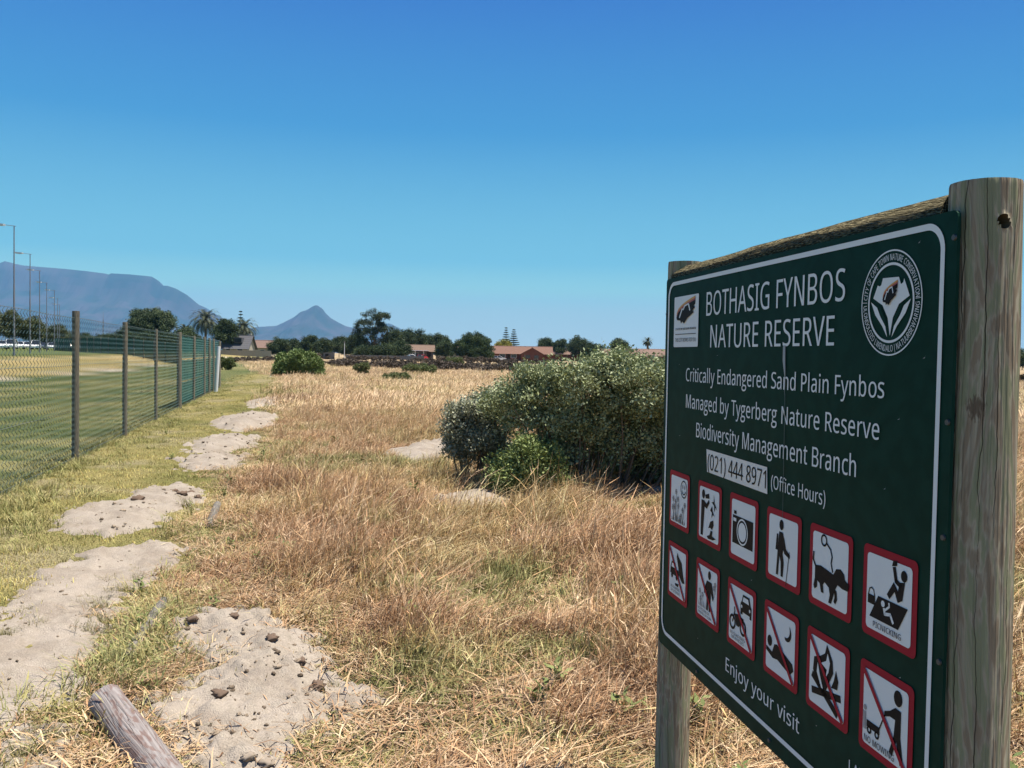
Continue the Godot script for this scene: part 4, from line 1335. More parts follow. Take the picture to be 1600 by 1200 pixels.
func flat_poly(st, pts: Array, z: float, o := Vector2.ZERO, s := 1.0):
	var poly = PackedVector2Array()
	for p in pts: poly.append(o + Vector2(p[0], p[1]) * s)
	if Geometry2D.is_polygon_clockwise(poly): poly.reverse()
	var tri = Geometry2D.triangulate_polygon(poly)
	st.set_smooth_group(-1)
	for k in range(0, tri.size(), 3):
		for m in [0, 2, 1]:
			var q = poly[tri[k + m]]
			st.add_vertex(Vector3(q.x, q.y, z))

func disc_pts(cx, cy, rx, ry = -1.0, n = 24, a0 = 0.0, a1 = TAU) -> Array:
	var out = []
	if ry < 0: ry = rx
	for i in n:
		var a = lerpf(a0, a1, i / float(n))
		out.append([cx + cos(a) * rx, cy + sin(a) * ry])
	return out

func ring(st, cx, cy, r0, r1, z, n = 72, o = Vector2.ZERO, s = 1.0):
	for i in n:
		var a = TAU * i / n
		var b = TAU * (i + 1) / n
		flat_poly(st, [[cx + cos(a) * r0, cy + sin(a) * r0], [cx + cos(a) * r1, cy + sin(a) * r1], [cx + cos(b) * r1, cy + sin(b) * r1], [cx + cos(b) * r0, cy + sin(b) * r0]], z, o, s)

func stroke(st, pts: Array, w, z, o = Vector2.ZERO, s = 1.0):
	for i in pts.size() - 1:
		var a = Vector2(pts[i][0], pts[i][1])
		var b = Vector2(pts[i + 1][0], pts[i + 1][1])
		var n: Vector2 = (b - a).normalized().orthogonal() * w * 0.5
		flat_poly(st, [[a.x + n.x, a.y + n.y], [b.x + n.x, b.y + n.y], [b.x - n.x, b.y - n.y], [a.x - n.x, a.y - n.y]], z, o, s)
		if i > 0: flat_poly(st, disc_pts(a.x, a.y, w * 0.5, -1.0, 10), z, o, s)

func rounded(x0, y0, x1, y1, r, n = 6) -> Array:
	var out = []
	for c in [[x1 - r, y1 - r, 0.0], [x0 + r, y1 - r, PI / 2], [x0 + r, y0 + r, PI], [x1 - r, y0 + r, PI * 1.5]]:
		for i in n + 1:
			var a = c[2] + PI / 2 * i / n
			out.append([c[0] + cos(a) * r, c[1] + sin(a) * r])
	return out

var fonts := {}
func text_mesh(txt: String, weight := 400) -> TextMesh:
	var t = TextMesh.new()
	if not fonts.has(weight):
		var f = SystemFont.new()
		f.font_names = PackedStringArray(["Droid Sans"])
		f.font_weight = weight
		fonts[weight] = f
	t.font = fonts[weight]
	t.text = txt
	t.font_size = 64
	t.pixel_size = 0.01
	t.depth = 0.0
	t.curve_step = 1.0
	return t

# a line of lettering from u0 to u1 whose capitals stand on `base` and rise by `cap`
func lettering(called, txt, u0, u1, base, cap, material, z, parent, weight := 400):
	var ref = text_mesh("H", weight).get_aabb()
	var t = text_mesh(txt, weight)
	var bb = t.get_aabb()
	var sy = cap / ref.size.y
	var sx = (u1 - u0) / bb.size.x
	# TextMesh centres the line box: «H» in the same font gives the baseline
	var st = ST()
	st.append_from(t, 0, Transform3D(Basis().scaled(Vector3(sx, sy, 1)), Vector3(u0 - bb.position.x * sx, base - ref.position.y * sy, z)))
	return put(called, st.commit(), material, parent)

func ring_text(st, txt, cx, cy, r, a0, a1, cap, inward, z):
	var ref = text_mesh("H").get_aabb()
	var s = cap / ref.size.y
	var widths = []
	var total = 0.0
	for ch in txt:
		var w = 0.22
		if ch != " ": w = text_mesh(ch).get_aabb().size.x + 0.07
		widths.append(w); total += w
	var at_w = 0.0
	for i in txt.length():
		var mid = (at_w + widths[i] * 0.5) / total
		at_w += widths[i]
		if txt[i] == " ": continue
		var a = lerpf(a0, a1, mid)
		var t = text_mesh(txt[i])
		var bb = t.get_aabb()
		var sx = absf(a1 - a0) * r / total
		var turn = a - PI / 2 if not inward else a + PI / 2
		var b = Basis(Vector3(0, 0, 1), turn) * Basis().scaled(Vector3(sx, s, 1))
		var c = Vector3(cx + cos(a) * r, cy + sin(a) * r, z)
		st.append_from(t, 0, Transform3D(b, c - b * Vector3(bb.get_center().x, ref.get_center().y, 0)))

func pictogram(u0, v0, size, draw: Callable, slash: bool, words: Array):
	var st = ST()
	var o = Vector2(u0 + 0.75, v0)
	flat_poly(st, rounded(0, 0, 1, 1, 0.07), 0.0022, o, size)
	var p = put("pictogram", done(st), M.sign_red, sign_root)
	st = ST()
	flat_poly(st, rounded(0.085, 0.085, 0.915, 0.915, 0.05), 0.0032, o, size)
	put("white_field", done(st), M.sign_white, p)
	var k = ST()
	var w = ST()
	var grey = ST()
	var flags = {"w": false, "g": false}
	draw.call(k, w, grey, o, size, flags)
	put("symbol", done(k), M.sign_black, p)
	if flags.w: put("symbol_light", done(w), M.sign_white, p)
	if flags.g: put("symbol_grey", done(grey), M.sign_grey, p)
	for i in words.size():
		var q = words[i]
		lettering("caption", q[0], o.x + q[1] * size, o.x + q[2] * size, o.y + q[3] * size, q[4] * size, M.sign_black, 0.0048, p)
	if slash:
		st = ST()
		stroke(st, [[0.10, 0.90], [0.90, 0.10]], 0.055, 0.0058, o, size)
		put("slash", done(st), M.sign_red, p)

func brush_logo(u0, v0, s, z, parent):    # a rainbow-coloured brush stroke over a dark mountain
	var cols = [[M.logo_orange, 0.0], [M.logo_red, 0.07], [M.sign_black, 0.14]]
	for c in cols:
		var st = ST()
		var pts = []
		for i in 13:
			var t = i / 12.0
			pts.append([lerpf(0.02, 0.98, t), 0.40 + 0.55 * sqrt(t) - c[1]])
		for i in 13:
			var t = 1.0 - i / 12.0
			pts.append([lerpf(0.06, 0.97, t), 0.30 + 0.50 * t - c[1]])
		flat_poly(st, pts, z + c[1] * 0.004, Vector2(u0, v0), s)
		put("brush_stroke", done(st), c[0], parent)
	var st2 = ST()
	flat_poly(st2, [[0.10, 0.16], [0.22, 0.30], [0.30, 0.52], [0.36, 0.50], [0.42, 0.60], [0.62, 0.66], [0.70, 0.50], [0.76, 0.58], [0.97, 0.74], [0.90, 0.60], [0.98, 0.56], [0.86, 0.44], [0.92, 0.38], [0.74, 0.28], [0.60, 0.20], [0.44, 0.02], [0.36, 0.10], [0.28, 0.04], [0.24, 0.14]], z + 0.0012, Vector2(u0, v0), s)
	put("brush_mountain", done(st2), M.sign_black, parent)
	var st3 = ST()
	stroke(st3, [[0.20, 0.24], [0.33, 0.54], [0.40, 0.52], [0.46, 0.64], [0.66, 0.70], [0.74, 0.46]], 0.05, z + 0.0016, Vector2(u0, v0), s)
	put("brush_outline", done(st3), M.sign_white, parent)

func make_sign():
	var d = ray(568.0, 552.0)
	d.y = 0
	d = d.normalized()
	var P = at(1475.0, 700.0, 1.6)
	sign_root = thing("information_sign", "large dark green nature reserve sign board mounted on two wooden poles", "sign", Vector3(P.x, 0, P.z) + d * 0.75)
	sign_root.basis = Basis(-d, Vector3.UP, (-d).cross(Vector3.UP))
	# panel, 6 mm thick with rounded edges
	var st = ST()
	var outline = PackedVector2Array()
	for q in rounded(-0.765, 0.577, 0.768, 1.818, 0.012, 3): outline.append(Vector2(q[0], q[1]))
	prism(st, outline, -0.006, 0.0)
	put("panel", done(st), M.sign_green, sign_root)
	# the pale border line
	st = ST()
	var o1 = rounded(-0.737, 0.620, 0.738, 1.804, 0.052, 10)
	var o2 = rounded(-0.725, 0.632, 0.726, 1.792, 0.041, 10)
	for i in o1.size():
		var j = (i + 1) % o1.size()
		flat_poly(st, [o1[i], o1[j], o2[j], o2[i]], 0.0022)
	put("border_line", done(st), M.sign_white, sign_root)
	# poles and rail
	var z_post = -0.071
	var nr = wood_post(0.0605, 2.26, 120, 420, 3, 0.025, 0.02, [Vector3(0.058, 2.185, 0.006), Vector3(0.995, 0, 0.10), 0.0130])
	var pr = put("post", nr, M.big_wood, sign_root)
	pr.position = Vector3(0.747 + 0.022, -0.39, z_post)
	pr.rotation.z = 0.012
	var pl = put("post", wood_post(0.058, 2.28, 60, 120, 4, 0.025, 0.0), M.big_wood, sign_root)
	pl.position = Vector3(-0.792, -0.40, z_post + 0.006)
	pl.rotation.z = -0.012
	var rl = put("top_rail", wood_post(0.040, 1.46, 60, 260, 5, 0.09, 0.0), M.rail_wood, sign_root)
	rl.basis = Basis(Vector3(0, 1, 0), Vector3(-1, 0, 0), Vector3(0, 0, 1))
	rl.position = Vector3(0.70, 1.822, -0.050)
	var rl2 = put("bottom_rail", wood_post(0.032, 1.46, 32, 60, 6, 0.05, 0.0), M.rail_wood, sign_root)
	rl2.basis = rl.basis
	rl2.position = Vector3(0.70, 0.615, -0.045)
	for q in [[0.760, 1.4464], [0.758, 1.2422], [0.758, 1.02], [0.762, 1.77], [-0.752, 1.70], [-0.750, 1.2], [-0.752, 0.66], [0.1, 0.598], [-0.4, 0.598]]:
		st = ST()
		tube(st, Vector3(q[0], q[1], -0.004), Vector3(q[0], q[1], 0.004), 0.006, 0.005, 10)
		put("screw", done(st), M.screw, sign_root)
	# lettering
	var W: Material = M.sign_white
	lettering("lettering", "BOTHASIG FYNBOS", -0.391, 0.403, 1.680, 0.071, W, 0.0022, sign_root)
	lettering("lettering", "NATURE RESERVE", -0.354, 0.363, 1.585, 0.066, W, 0.0022, sign_root)
	lettering("lettering", "Critically Endangered Sand Plain Fynbos", -0.552, 0.562, 1.479, 0.042, W, 0.0022, sign_root)
	lettering("lettering", "Managed by Tygerberg Nature Reserve", -0.546, 0.549, 1.395, 0.043, W, 0.0022, sign_root)
	lettering("lettering", "Biodiversity Management Branch", -0.451, 0.467, 1.310, 0.045, W, 0.0022, sign_root)
	lettering("lettering", "(Office Hours)", 0.074, 0.345, 1.229, 0.034, W, 0.0022, sign_root)
	lettering("lettering", "Enjoy your visit", -0.181, 0.254, 0.678, 0.038, W, 0.0022, sign_root)
	lettering("lettering", "LAW", 0.473, 0.545, 0.683, 0.034, W, 0.0022, sign_root)
	# the pasted-on telephone strip, a little crooked
	st = ST()
	flat_poly(st, [[-0.362, 1.282], [0.050, 1.279], [0.055, 1.211], [-0.353, 1.215]], 0.0026)
	var ph = put("telephone_strip", done(st), M.strip, sign_root)
	lettering("lettering", "(021) 444 8971", -0.348, 0.047, 1.224, 0.046, M.sign_black, 0.0036, ph)
	# city panel
	st = ST()
	flat_poly(st, rounded(-0.674, 1.588, -0.454, 1.752, 0.006), 0.0026)
	var cp = put("city_panel", done(st), M.sign_white, sign_root)
	brush_logo(-0.652, 1.655, 0.092 * 1.9, 0.0036, cp)
	for c in cp.get_children():
		c.scale.y = 0.52
		c.position.y = 1.655 * (1.0 - 0.52) + 0.006
	lettering("lettering", "CITY OF CAPE TOWN  ISIXEKO SASEKAPA  STAD KAAPSTAD", -0.657, -0.471, 1.643, 0.0065, M.sign_black, 0.0036, cp, 700)
	st = ST()
	flat_poly(st, [[-0.657, 1.6285], [-0.471, 1.6285], [-0.471, 1.6305], [-0.657, 1.6305]], 0.0036)
	put("rule", done(st), M.sign_black, cp)
	lettering("lettering", "THIS CITY WORKS FOR YOU", -0.657, -0.471, 1.605, 0.012, M.sign_black, 0.0036, cp)
	# round emblem with a flower shaped like the flat mountain
	var ec = Vector2(0.5735, 1.6665)
	st = ST()
	ring(st, ec.x, ec.y, 0.1005, 0.1035, 0.0022)
	ring(st, ec.x, ec.y, 0.0735, 0.0785, 0.0022)
	var em = put("emblem", done(st), W, sign_root)
	st = ST()
	ring_text(st, "CITY OF CAPE TOWN NATURE CONSERVATION", ec.x, ec.y, 0.0893, PI - 0.10, 0.06, 0.0125, false, 0.0022)
	ring_text(st, "| ULONDOLOZO LWENDALO | NATUURBEWARING |", ec.x, ec.y, 0.0893, PI - 0.06, TAU + 0.06, 0.0125, true, 0.0022)
	put("ring_lettering", st.commit(), W, em)
	st = ST()
	var S = 0.0735
	flat_poly(st, [[-0.82, 0.16], [-0.62, 0.50], [-0.52, 0.47], [-0.45, 0.50], [-0.38, 0.68], [0.36, 0.66], [0.46, 0.46], [0.56, 0.50], [0.60, 0.60], [0.86, 0.14], [0.40, -0.05], [0.14, -0.40], [0.02, -0.88], [-0.10, -0.40], [-0.36, -0.05]], 0.0022, ec, S)
	put("flower", done(st), W, em)
	for sg in [-1.0, 1.0]:
		st = ST()
		flat_poly(st, [[0.92 * sg, 0.06], [0.70 * sg, -0.30], [0.34 * sg, -0.62], [0.10 * sg, -0.92], [0.20 * sg, -0.62], [0.46 * sg, -0.34], [0.62 * sg, -0.10]], 0.0022, ec, S)
		put("leaf", done(st), W, em)
		st = ST()
		flat_poly(st, [[0.64 * sg, 0.02], [0.44 * sg, -0.10], [0.22 * sg, -0.40], [0.07 * sg, -0.80], [0.16 * sg, -0.62], [0.40 * sg, -0.34]], 0.0030, ec, S)
		put("leaf", done(st), M.sign_green, em)
		st = ST()
		flat_poly(st, [[0.60 * sg, -0.02], [0.46 * sg, -0.13], [0.25 * sg, -0.42], [0.09 * sg, -0.80], [0.15 * sg, -0.64], [0.36 * sg, -0.34]], 0.0038, ec, S)
		put("leaf", done(st), W, em)
	brush_logo(ec.x - 0.026, ec.y - 0.006, 0.052, 0.0032, em)
	# white drip and chips in the paint
	st = ST()
	flat_poly(st, [[0.122, 1.585], [0.134, 1.588], [0.136, 1.545], [0.139, 1.50], [0.1365, 1.462], [0.1345, 1.51], [0.128, 1.53], [0.122, 1.55]], 0.0034)
	put("paint_drip", done(st), M.drip, sign_root)
	st = ST()
	flat_poly(st, [[0.1365, 1.47], [0.1395, 1.47], [0.1435, 1.25], [0.145, 1.05], [0.1435, 1.05], [0.141, 1.25]], 0.0030)
	put("paint_drip", done(st), M.drip_thin, sign_root)
	for q in [[0.669, 1.657], [0.684, 1.558], [0.658, 1.772], [-0.3, 1.56], [0.61, 1.44], [0.57, 1.30], [-0.62, 1.53], [-0.60, 1.30], [0.33, 0.73], [-0.40, 0.70], [0.64, 0.95], [0.18, 1.10], [-0.03, 0.97]]:
		st = ST()
		flat_poly(st, [[0, 0], [0.006, 0.001], [0.008, 0.007], [0.0065, 0.003]], 0.0026, Vector2(q[0], q[1]), 1.0)
		put("paint_chip", done(st), M.drip, sign_root)
	make_pictograms()

func figure(k, o, s, cx, head_y, scale, z):
	flat_poly(k, disc_pts(cx, head_y, 0.065 * scale, 0.075 * scale), z, o, s)

func make_pictograms():
	var Z = 0.0042
	var Z2 = 0.0050
	var s = 0.183
	var us = [-1.428, -1.171, -0.928, -0.693, -0.468, -0.243]
	var top = 0.9995
	var low = 0.7635
	# plants and a smiling face
	pictogram(us[0], top, s, func(k, w, g, o, sz, fl):
		fl.g = true
		ring(k, 0.74, 0.73, 0.135, 0.155, Z, 28, o, sz)
		for e in [0.69, 0.79]: flat_poly(k, disc_pts(e, 0.77, 0.015, 0.04, 10), Z, o, sz)
		stroke(k, [[0.65, 0.70], [0.69, 0.655], [0.74, 0.64], [0.79, 0.655], [0.83, 0.70]], 0.02, Z, o, sz)
		for q in [[0.22, 0.50], [0.36, 0.64], [0.34, 0.46], [0.46, 0.52], [0.30, 0.36], [0.48, 0.40], [0.70, 0.36], [0.80, 0.46], [0.62, 0.24], [0.20, 0.34]]:
			for a in 6: flat_poly(g, disc_pts(q[0] + cos(a * 1.05) * 0.035, q[1] + sin(a * 1.05) * 0.035, 0.02, -1, 8), Z, o, sz)
			flat_poly(k, disc_pts(q[0], q[1], 0.014, -1, 8), Z, o, sz)
			stroke(g, [[q[0], q[1]], [lerpf(q[0], 0.45, 0.25), 0.13]], 0.014, Z, o, sz)
		for i in 12:
			var x: float = 0.16 + i * 0.058
			flat_poly(k, [[x - 0.014, 0.11], [x + 0.014, 0.11], [x + 0.05 * sin(i * 2.3), 0.20 + 0.11 * absf(sin(i * 1.7))]], Z, o, sz), false, [])
	# bird watcher
	pictogram(us[1], top, s, func(k, w, g, o, sz, fl):
		flat_poly(k, disc_pts(0.26, 0.80, 0.065, 0.075), Z, o, sz)
		flat_poly(k, [[0.34, 0.80], [0.50, 0.84], [0.52, 0.76], [0.36, 0.74]], Z, o, sz)
		flat_poly(k, [[0.18, 0.70], [0.30, 0.70], [0.40, 0.66], [0.50, 0.74], [0.53, 0.69], [0.42, 0.58], [0.32, 0.60], [0.30, 0.40], [0.26, 0.12], [0.17, 0.12], [0.17, 0.40]], Z, o, sz)
		flat_poly(k, [[0.70, 0.86], [0.74, 0.72], [0.86, 0.62], [0.78, 0.66], [0.74, 0.58], [0.72, 0.68], [0.62, 0.72], [0.70, 0.74]], Z, o, sz)
		flat_poly(k, [[0.64, 0.66], [0.67, 0.58], [0.76, 0.50], [0.68, 0.53], [0.62, 0.46], [0.64, 0.55], [0.56, 0.58]], Z, o, sz)
		flat_poly(k, [[0.50, 0.28], [0.58, 0.40], [0.70, 0.44], [0.72, 0.36], [0.66, 0.28], [0.58, 0.30]], Z, o, sz)
		flat_poly(k, [[0.44, 0.14], [0.56, 0.18], [0.60, 0.26], [0.68, 0.26], [0.66, 0.18], [0.82, 0.16], [0.70, 0.12], [0.50, 0.11]], Z, o, sz), false, [])
	# camera
	pictogram(us[2], top, s, func(k, w, g, o, sz, fl):
		fl.w = true
		flat_poly(k, [[0.14, 0.26], [0.86, 0.26], [0.86, 0.68], [0.14, 0.68]], Z, o, sz)
		flat_poly(k, [[0.18, 0.70], [0.27, 0.70], [0.27, 0.75], [0.18, 0.75]], Z, o, sz)
		flat_poly(w, [[0.17, 0.59], [0.28, 0.59], [0.28, 0.64], [0.17, 0.64]], Z2, o, sz)
		ring(w, 0.50, 0.47, 0.17, 0.195, Z2, 40, o, sz)
		flat_poly(w, disc_pts(0.50, 0.47, 0.14, -1, 32), Z2, o, sz), false, [])
	# hiker
	pictogram(us[3], top, s, func(k, w, g, o, sz, fl):
		flat_poly(k, disc_pts(0.46, 0.815, 0.06, 0.07), Z, o, sz)
		flat_poly(k, [[0.30, 0.46], [0.37, 0.46], [0.37, 0.68], [0.33, 0.68]], Z, o, sz)
		flat_poly(k, [[0.40, 0.72], [0.50, 0.72], [0.56, 0.62], [0.60, 0.52], [0.72, 0.46], [0.71, 0.41], [0.56, 0.45], [0.53, 0.50], [0.51, 0.44], [0.55, 0.32], [0.53, 0.13], [0.47, 0.13], [0.46, 0.32], [0.42, 0.40], [0.39, 0.13], [0.33, 0.13], [0.36, 0.42], [0.38, 0.60]], Z, o, sz)
		stroke(k, [[0.70, 0.50], [0.62, 0.04]], 0.014, Z, o, sz), false, [])
	# dog on a lead
	pictogram(us[4], top, s, func(k, w, g, o, sz, fl):
		ring(k, 0.36, 0.84, 0.05, 0.075, Z, 24, o, sz)
		stroke(k, [[0.42, 0.82], [0.52, 0.76], [0.56, 0.68], [0.54, 0.60], [0.58, 0.50]], 0.025, Z, o, sz)
		flat_poly(k, [[0.16, 0.50], [0.30, 0.52], [0.46, 0.50], [0.60, 0.48], [0.66, 0.56], [0.76, 0.58], [0.84, 0.54], [0.86, 0.48], [0.95, 0.44], [0.93, 0.36], [0.80, 0.36], [0.70, 0.38], [0.64, 0.30], [0.60, 0.20], [0.56, 0.12], [0.50, 0.12], [0.53, 0.22], [0.50, 0.30], [0.40, 0.34], [0.36, 0.30], [0.38, 0.20], [0.32, 0.20], [0.28, 0.30], [0.22, 0.32], [0.22, 0.24], [0.16, 0.20], [0.13, 0.24], [0.16, 0.34]], Z, o, sz)
		flat_poly(k, [[0.62, 0.32], [0.68, 0.30], [0.70, 0.20], [0.66, 0.14], [0.62, 0.16], [0.64, 0.22]], Z, o, sz)
		stroke(k, [[0.18, 0.48], [0.11, 0.56], [0.12, 0.66]], 0.03, Z, o, sz), false, [])
	# picnic
	pictogram(us[5], top, s, func(k, w, g, o, sz, fl):
		fl.w = true
		flat_poly(k, disc_pts(0.78, 0.80, 0.055, 0.06), Z, o, sz)
		stroke(k, [[0.60, 0.86], [0.64, 0.72], [0.74, 0.68]], 0.055, Z, o, sz)
		flat_poly(k, [[0.56, 0.86], [0.65, 0.88], [0.65, 0.93], [0.58, 0.92]], Z, o, sz)
		flat_poly(k, [[0.70, 0.72], [0.80, 0.74], [0.76, 0.54], [0.68, 0.50], [0.62, 0.60], [0.53, 0.50], [0.48, 0.54], [0.60, 0.70], [0.68, 0.62]], Z, o, sz)
		flat_poly(k, [[0.32, 0.48], [0.86, 0.48], [0.70, 0.22], [0.16, 0.22]], Z, o, sz)
		flat_poly(k, [[0.12, 0.46], [0.26, 0.46], [0.26, 0.36], [0.12, 0.36]], Z, o, sz)
		stroke(k, [[0.13, 0.46], [0.15, 0.52], [0.19, 0.54], [0.23, 0.52], [0.25, 0.46]], 0.014, Z, o, sz)
		flat_poly(w, disc_pts(0.42, 0.42, 0.035, -1, 14), Z2, o, sz)
		stroke(w, [[0.44, 0.38], [0.46, 0.32], [0.56, 0.34], [0.62, 0.26]], 0.035, Z2, o, sz)
		stroke(w, [[0.46, 0.36], [0.54, 0.42], [0.53, 0.46]], 0.025, Z2, o, sz), false, [["PICNICKING", 0.24, 0.76, 0.125, 0.062]])
	# no dumping
	pictogram(us[0], low, s, func(k, w, g, o, sz, fl):
		fl.w = true
		flat_poly(k, [[0.14, 0.44], [0.16, 0.56], [0.22, 0.66], [0.40, 0.66], [0.44, 0.54], [0.56, 0.56], [0.60, 0.48], [0.56, 0.42]], Z, o, sz)
		flat_poly(w, [[0.21, 0.56], [0.25, 0.63], [0.37, 0.63], [0.39, 0.56]], Z2, o, sz)
		for x in [0.24, 0.48]: flat_poly(k, disc_pts(x, 0.41, 0.05, -1, 14), Z, o, sz)
		flat_poly(k, [[0.56, 0.80], [0.72, 0.72], [0.80, 0.52], [0.88, 0.40], [0.76, 0.38], [0.62, 0.46], [0.56, 0.60], [0.46, 0.78], [0.50, 0.86]], Z, o, sz)
		flat_poly(k, [[0.40, 0.30], [0.60, 0.32], [0.56, 0.26], [0.42, 0.26]], Z, o, sz), true, [["NO DUMPING", 0.2, 0.66, 0.195, 0.045], ["OR LITTERING", 0.2, 0.66, 0.125, 0.045]])
	# no picking
	pictogram(us[1], low, s, func(k, w, g, o, sz, fl):
		fl.g = true
		flat_poly(k, disc_pts(0.60, 0.82, 0.06, 0.07), Z, o, sz)
		flat_poly(k, [[0.50, 0.72], [0.70, 0.72], [0.80, 0.50], [0.76, 0.44], [0.68, 0.56], [0.66, 0.24], [0.60, 0.24], [0.59, 0.44], [0.56, 0.24], [0.50, 0.24], [0.50, 0.56], [0.40, 0.48], [0.38, 0.54]], Z, o, sz)
		for q in [[0.20, 0.48], [0.32, 0.44], [0.84, 0.72], [0.24, 0.36], [0.80, 0.66]]:
			for a in 5: flat_poly(g, disc_pts(q[0] + cos(a * 1.25) * 0.03, q[1] + sin(a * 1.25) * 0.03, 0.02, -1, 8), Z, o, sz)
			stroke(g, [[q[0], q[1]], [q[0] + 0.03, q[1] - 0.14]], 0.012, Z, o, sz)
		for i in 8:
			var x: float = 0.16 + i * 0.045
			flat_poly(g, [[x - 0.012, 0.24], [x + 0.012, 0.24], [x + 0.03 * sin(i * 2.1), 0.36]], Z, o, sz), true, [["NO PICKING OR", 0.14, 0.62, 0.175, 0.04], ["REMOVAL OF FLORA", 0.14, 0.72, 0.115, 0.04]])
	# no quad bikes or vehicles
	pictogram(us[2], low, s, func(k, w, g, o, sz, fl):
		fl.w = true
		flat_poly(k, [[0.50, 0.60], [0.50, 0.72], [0.54, 0.76], [0.58, 0.86], [0.80, 0.86], [0.84, 0.76], [0.88, 0.72], [0.88, 0.56], [0.82, 0.56], [0.82, 0.60], [0.57, 0.60], [0.57, 0.56], [0.50, 0.56]], Z, o, sz)
		flat_poly(w, [[0.58, 0.76], [0.61, 0.83], [0.77, 0.83], [0.80, 0.76]], Z2, o, sz)
		for x in [0.55, 0.83]: flat_poly(w, disc_pts(x, 0.68, 0.025, -1, 10), Z2, o, sz)
		for x in [0.22, 0.60]: ring(k, x, 0.36, 0.075, 0.115, Z, 28, o, sz)
		stroke(k, [[0.22, 0.36], [0.30, 0.54], [0.28, 0.60]], 0.03, Z, o, sz)
		flat_poly(k, [[0.28, 0.50], [0.40, 0.52], [0.62, 0.50], [0.60, 0.44], [0.52, 0.42], [0.46, 0.34], [0.36, 0.34], [0.33, 0.42]], Z, o, sz), true, [["NO QUAD BIKES", 0.15, 0.68, 0.175, 0.045], ["OR VEHICLES", 0.2, 0.64, 0.115, 0.045]])
	# no sleeping
	pictogram(us[3], low, s, func(k, w, g, o, sz, fl):
		var moon = []
		for i in 14:
			var a = lerpf(-2.1, 1.0, i / 13.0)
			moon.append([0.70 + cos(a) * 0.115, 0.72 + sin(a) * 0.115])
		for i in 14:
			var a = lerpf(0.75, -1.85, i / 13.0)
			moon.append([0.665 + cos(a) * 0.11, 0.755 + sin(a) * 0.105])
		flat_poly(k, moon, Z, o, sz)
		flat_poly(k, disc_pts(0.20, 0.47, 0.07, 0.075), Z, o, sz)
		flat_poly(k, [[0.10, 0.38], [0.28, 0.34], [0.34, 0.46], [0.42, 0.48], [0.86, 0.36], [0.90, 0.28], [0.80, 0.20], [0.44, 0.28], [0.30, 0.26], [0.10, 0.32]], Z, o, sz), true, [])
	# no fires
	pictogram(us[4], low, s, func(k, w, g, o, sz, fl):
		fl.w = true
		flat_poly(k, [[0.30, 0.34], [0.18, 0.50], [0.20, 0.66], [0.36, 0.72], [0.46, 0.78], [0.50, 0.90], [0.64, 0.74], [0.66, 0.60], [0.56, 0.44], [0.50, 0.34]], Z, o, sz)
		flat_poly(w, [[0.40, 0.34], [0.28, 0.50], [0.30, 0.62], [0.36, 0.48], [0.44, 0.34]], Z2, o, sz)
		flat_poly(w, [[0.38, 0.64], [0.50, 0.70], [0.53, 0.80], [0.59, 0.70], [0.56, 0.58], [0.50, 0.50], [0.52, 0.60]], Z2, o, sz)
		flat_poly(k, [[0.62, 0.42], [0.68, 0.52], [0.72, 0.66], [0.78, 0.54], [0.76, 0.44]], Z, o, sz)
		stroke(k, [[0.16, 0.24], [0.84, 0.36]], 0.085, Z, o, sz)
		stroke(k, [[0.16, 0.44], [0.78, 0.14]], 0.085, Z, o, sz), true, [])
	# no mowing
	pictogram(us[5], low, s, func(k, w, g, o, sz, fl):
		fl.g = true
		flat_poly(k, disc_pts(0.74, 0.80, 0.075, 0.085), Z, o, sz)
		flat_poly(k, [[0.70, 0.69], [0.80, 0.68], [0.80, 0.40], [0.86, 0.14], [0.80, 0.12], [0.73, 0.34], [0.66, 0.16], [0.60, 0.18], [0.68, 0.38], [0.70, 0.56], [0.60, 0.56], [0.50, 0.52], [0.50, 0.58], [0.60, 0.62]], Z, o, sz)
		stroke(k, [[0.51, 0.54], [0.40, 0.32]], 0.018, Z, o, sz)
		flat_poly(k, [[0.17, 0.36], [0.42, 0.36], [0.42, 0.28], [0.17, 0.28]], Z, o, sz)
		for x in [0.22, 0.37]: ring(k, x, 0.26, 0.02, 0.045, Z, 18, o, sz)
		for x in [0.11, 0.135, 0.155]: stroke(g, [[x, 0.24], [x - 0.01, 0.44]], 0.012, Z, o, sz)
		flat_poly(g, disc_pts(0.13, 0.48, 0.03, -1, 12), Z, o, sz), true, [["NO MOWING", 0.13, 0.70, 0.115, 0.07]])

# ---------------------------------------------------------------- materials
func noise_tex(freq, w, h, c0: Color, c1: Color, octaves := 4, sx := 1.0, sy := 1.0, sd := 1, contrast := 1.6) -> ImageTexture:
	var f = FastNoiseLite.new()
	f.seed = sd
	f.frequency = freq
	f.fractal_octaves = octaves
	return tex(w, h, func(u, v):
		# wraps in both directions
		var a = u * TAU
		var b = v * TAU
		var n = f.get_noise_3d(cos(a) * 10.0 * sx + cos(b) * 10.0 * sy, sin(a) * 10.0 * sx + cos(b) * 3.0 * sy, sin(b) * 10.0 * sy)
		return c0.lerp(c1, clampf(0.5 + n * contrast, 0, 1)))

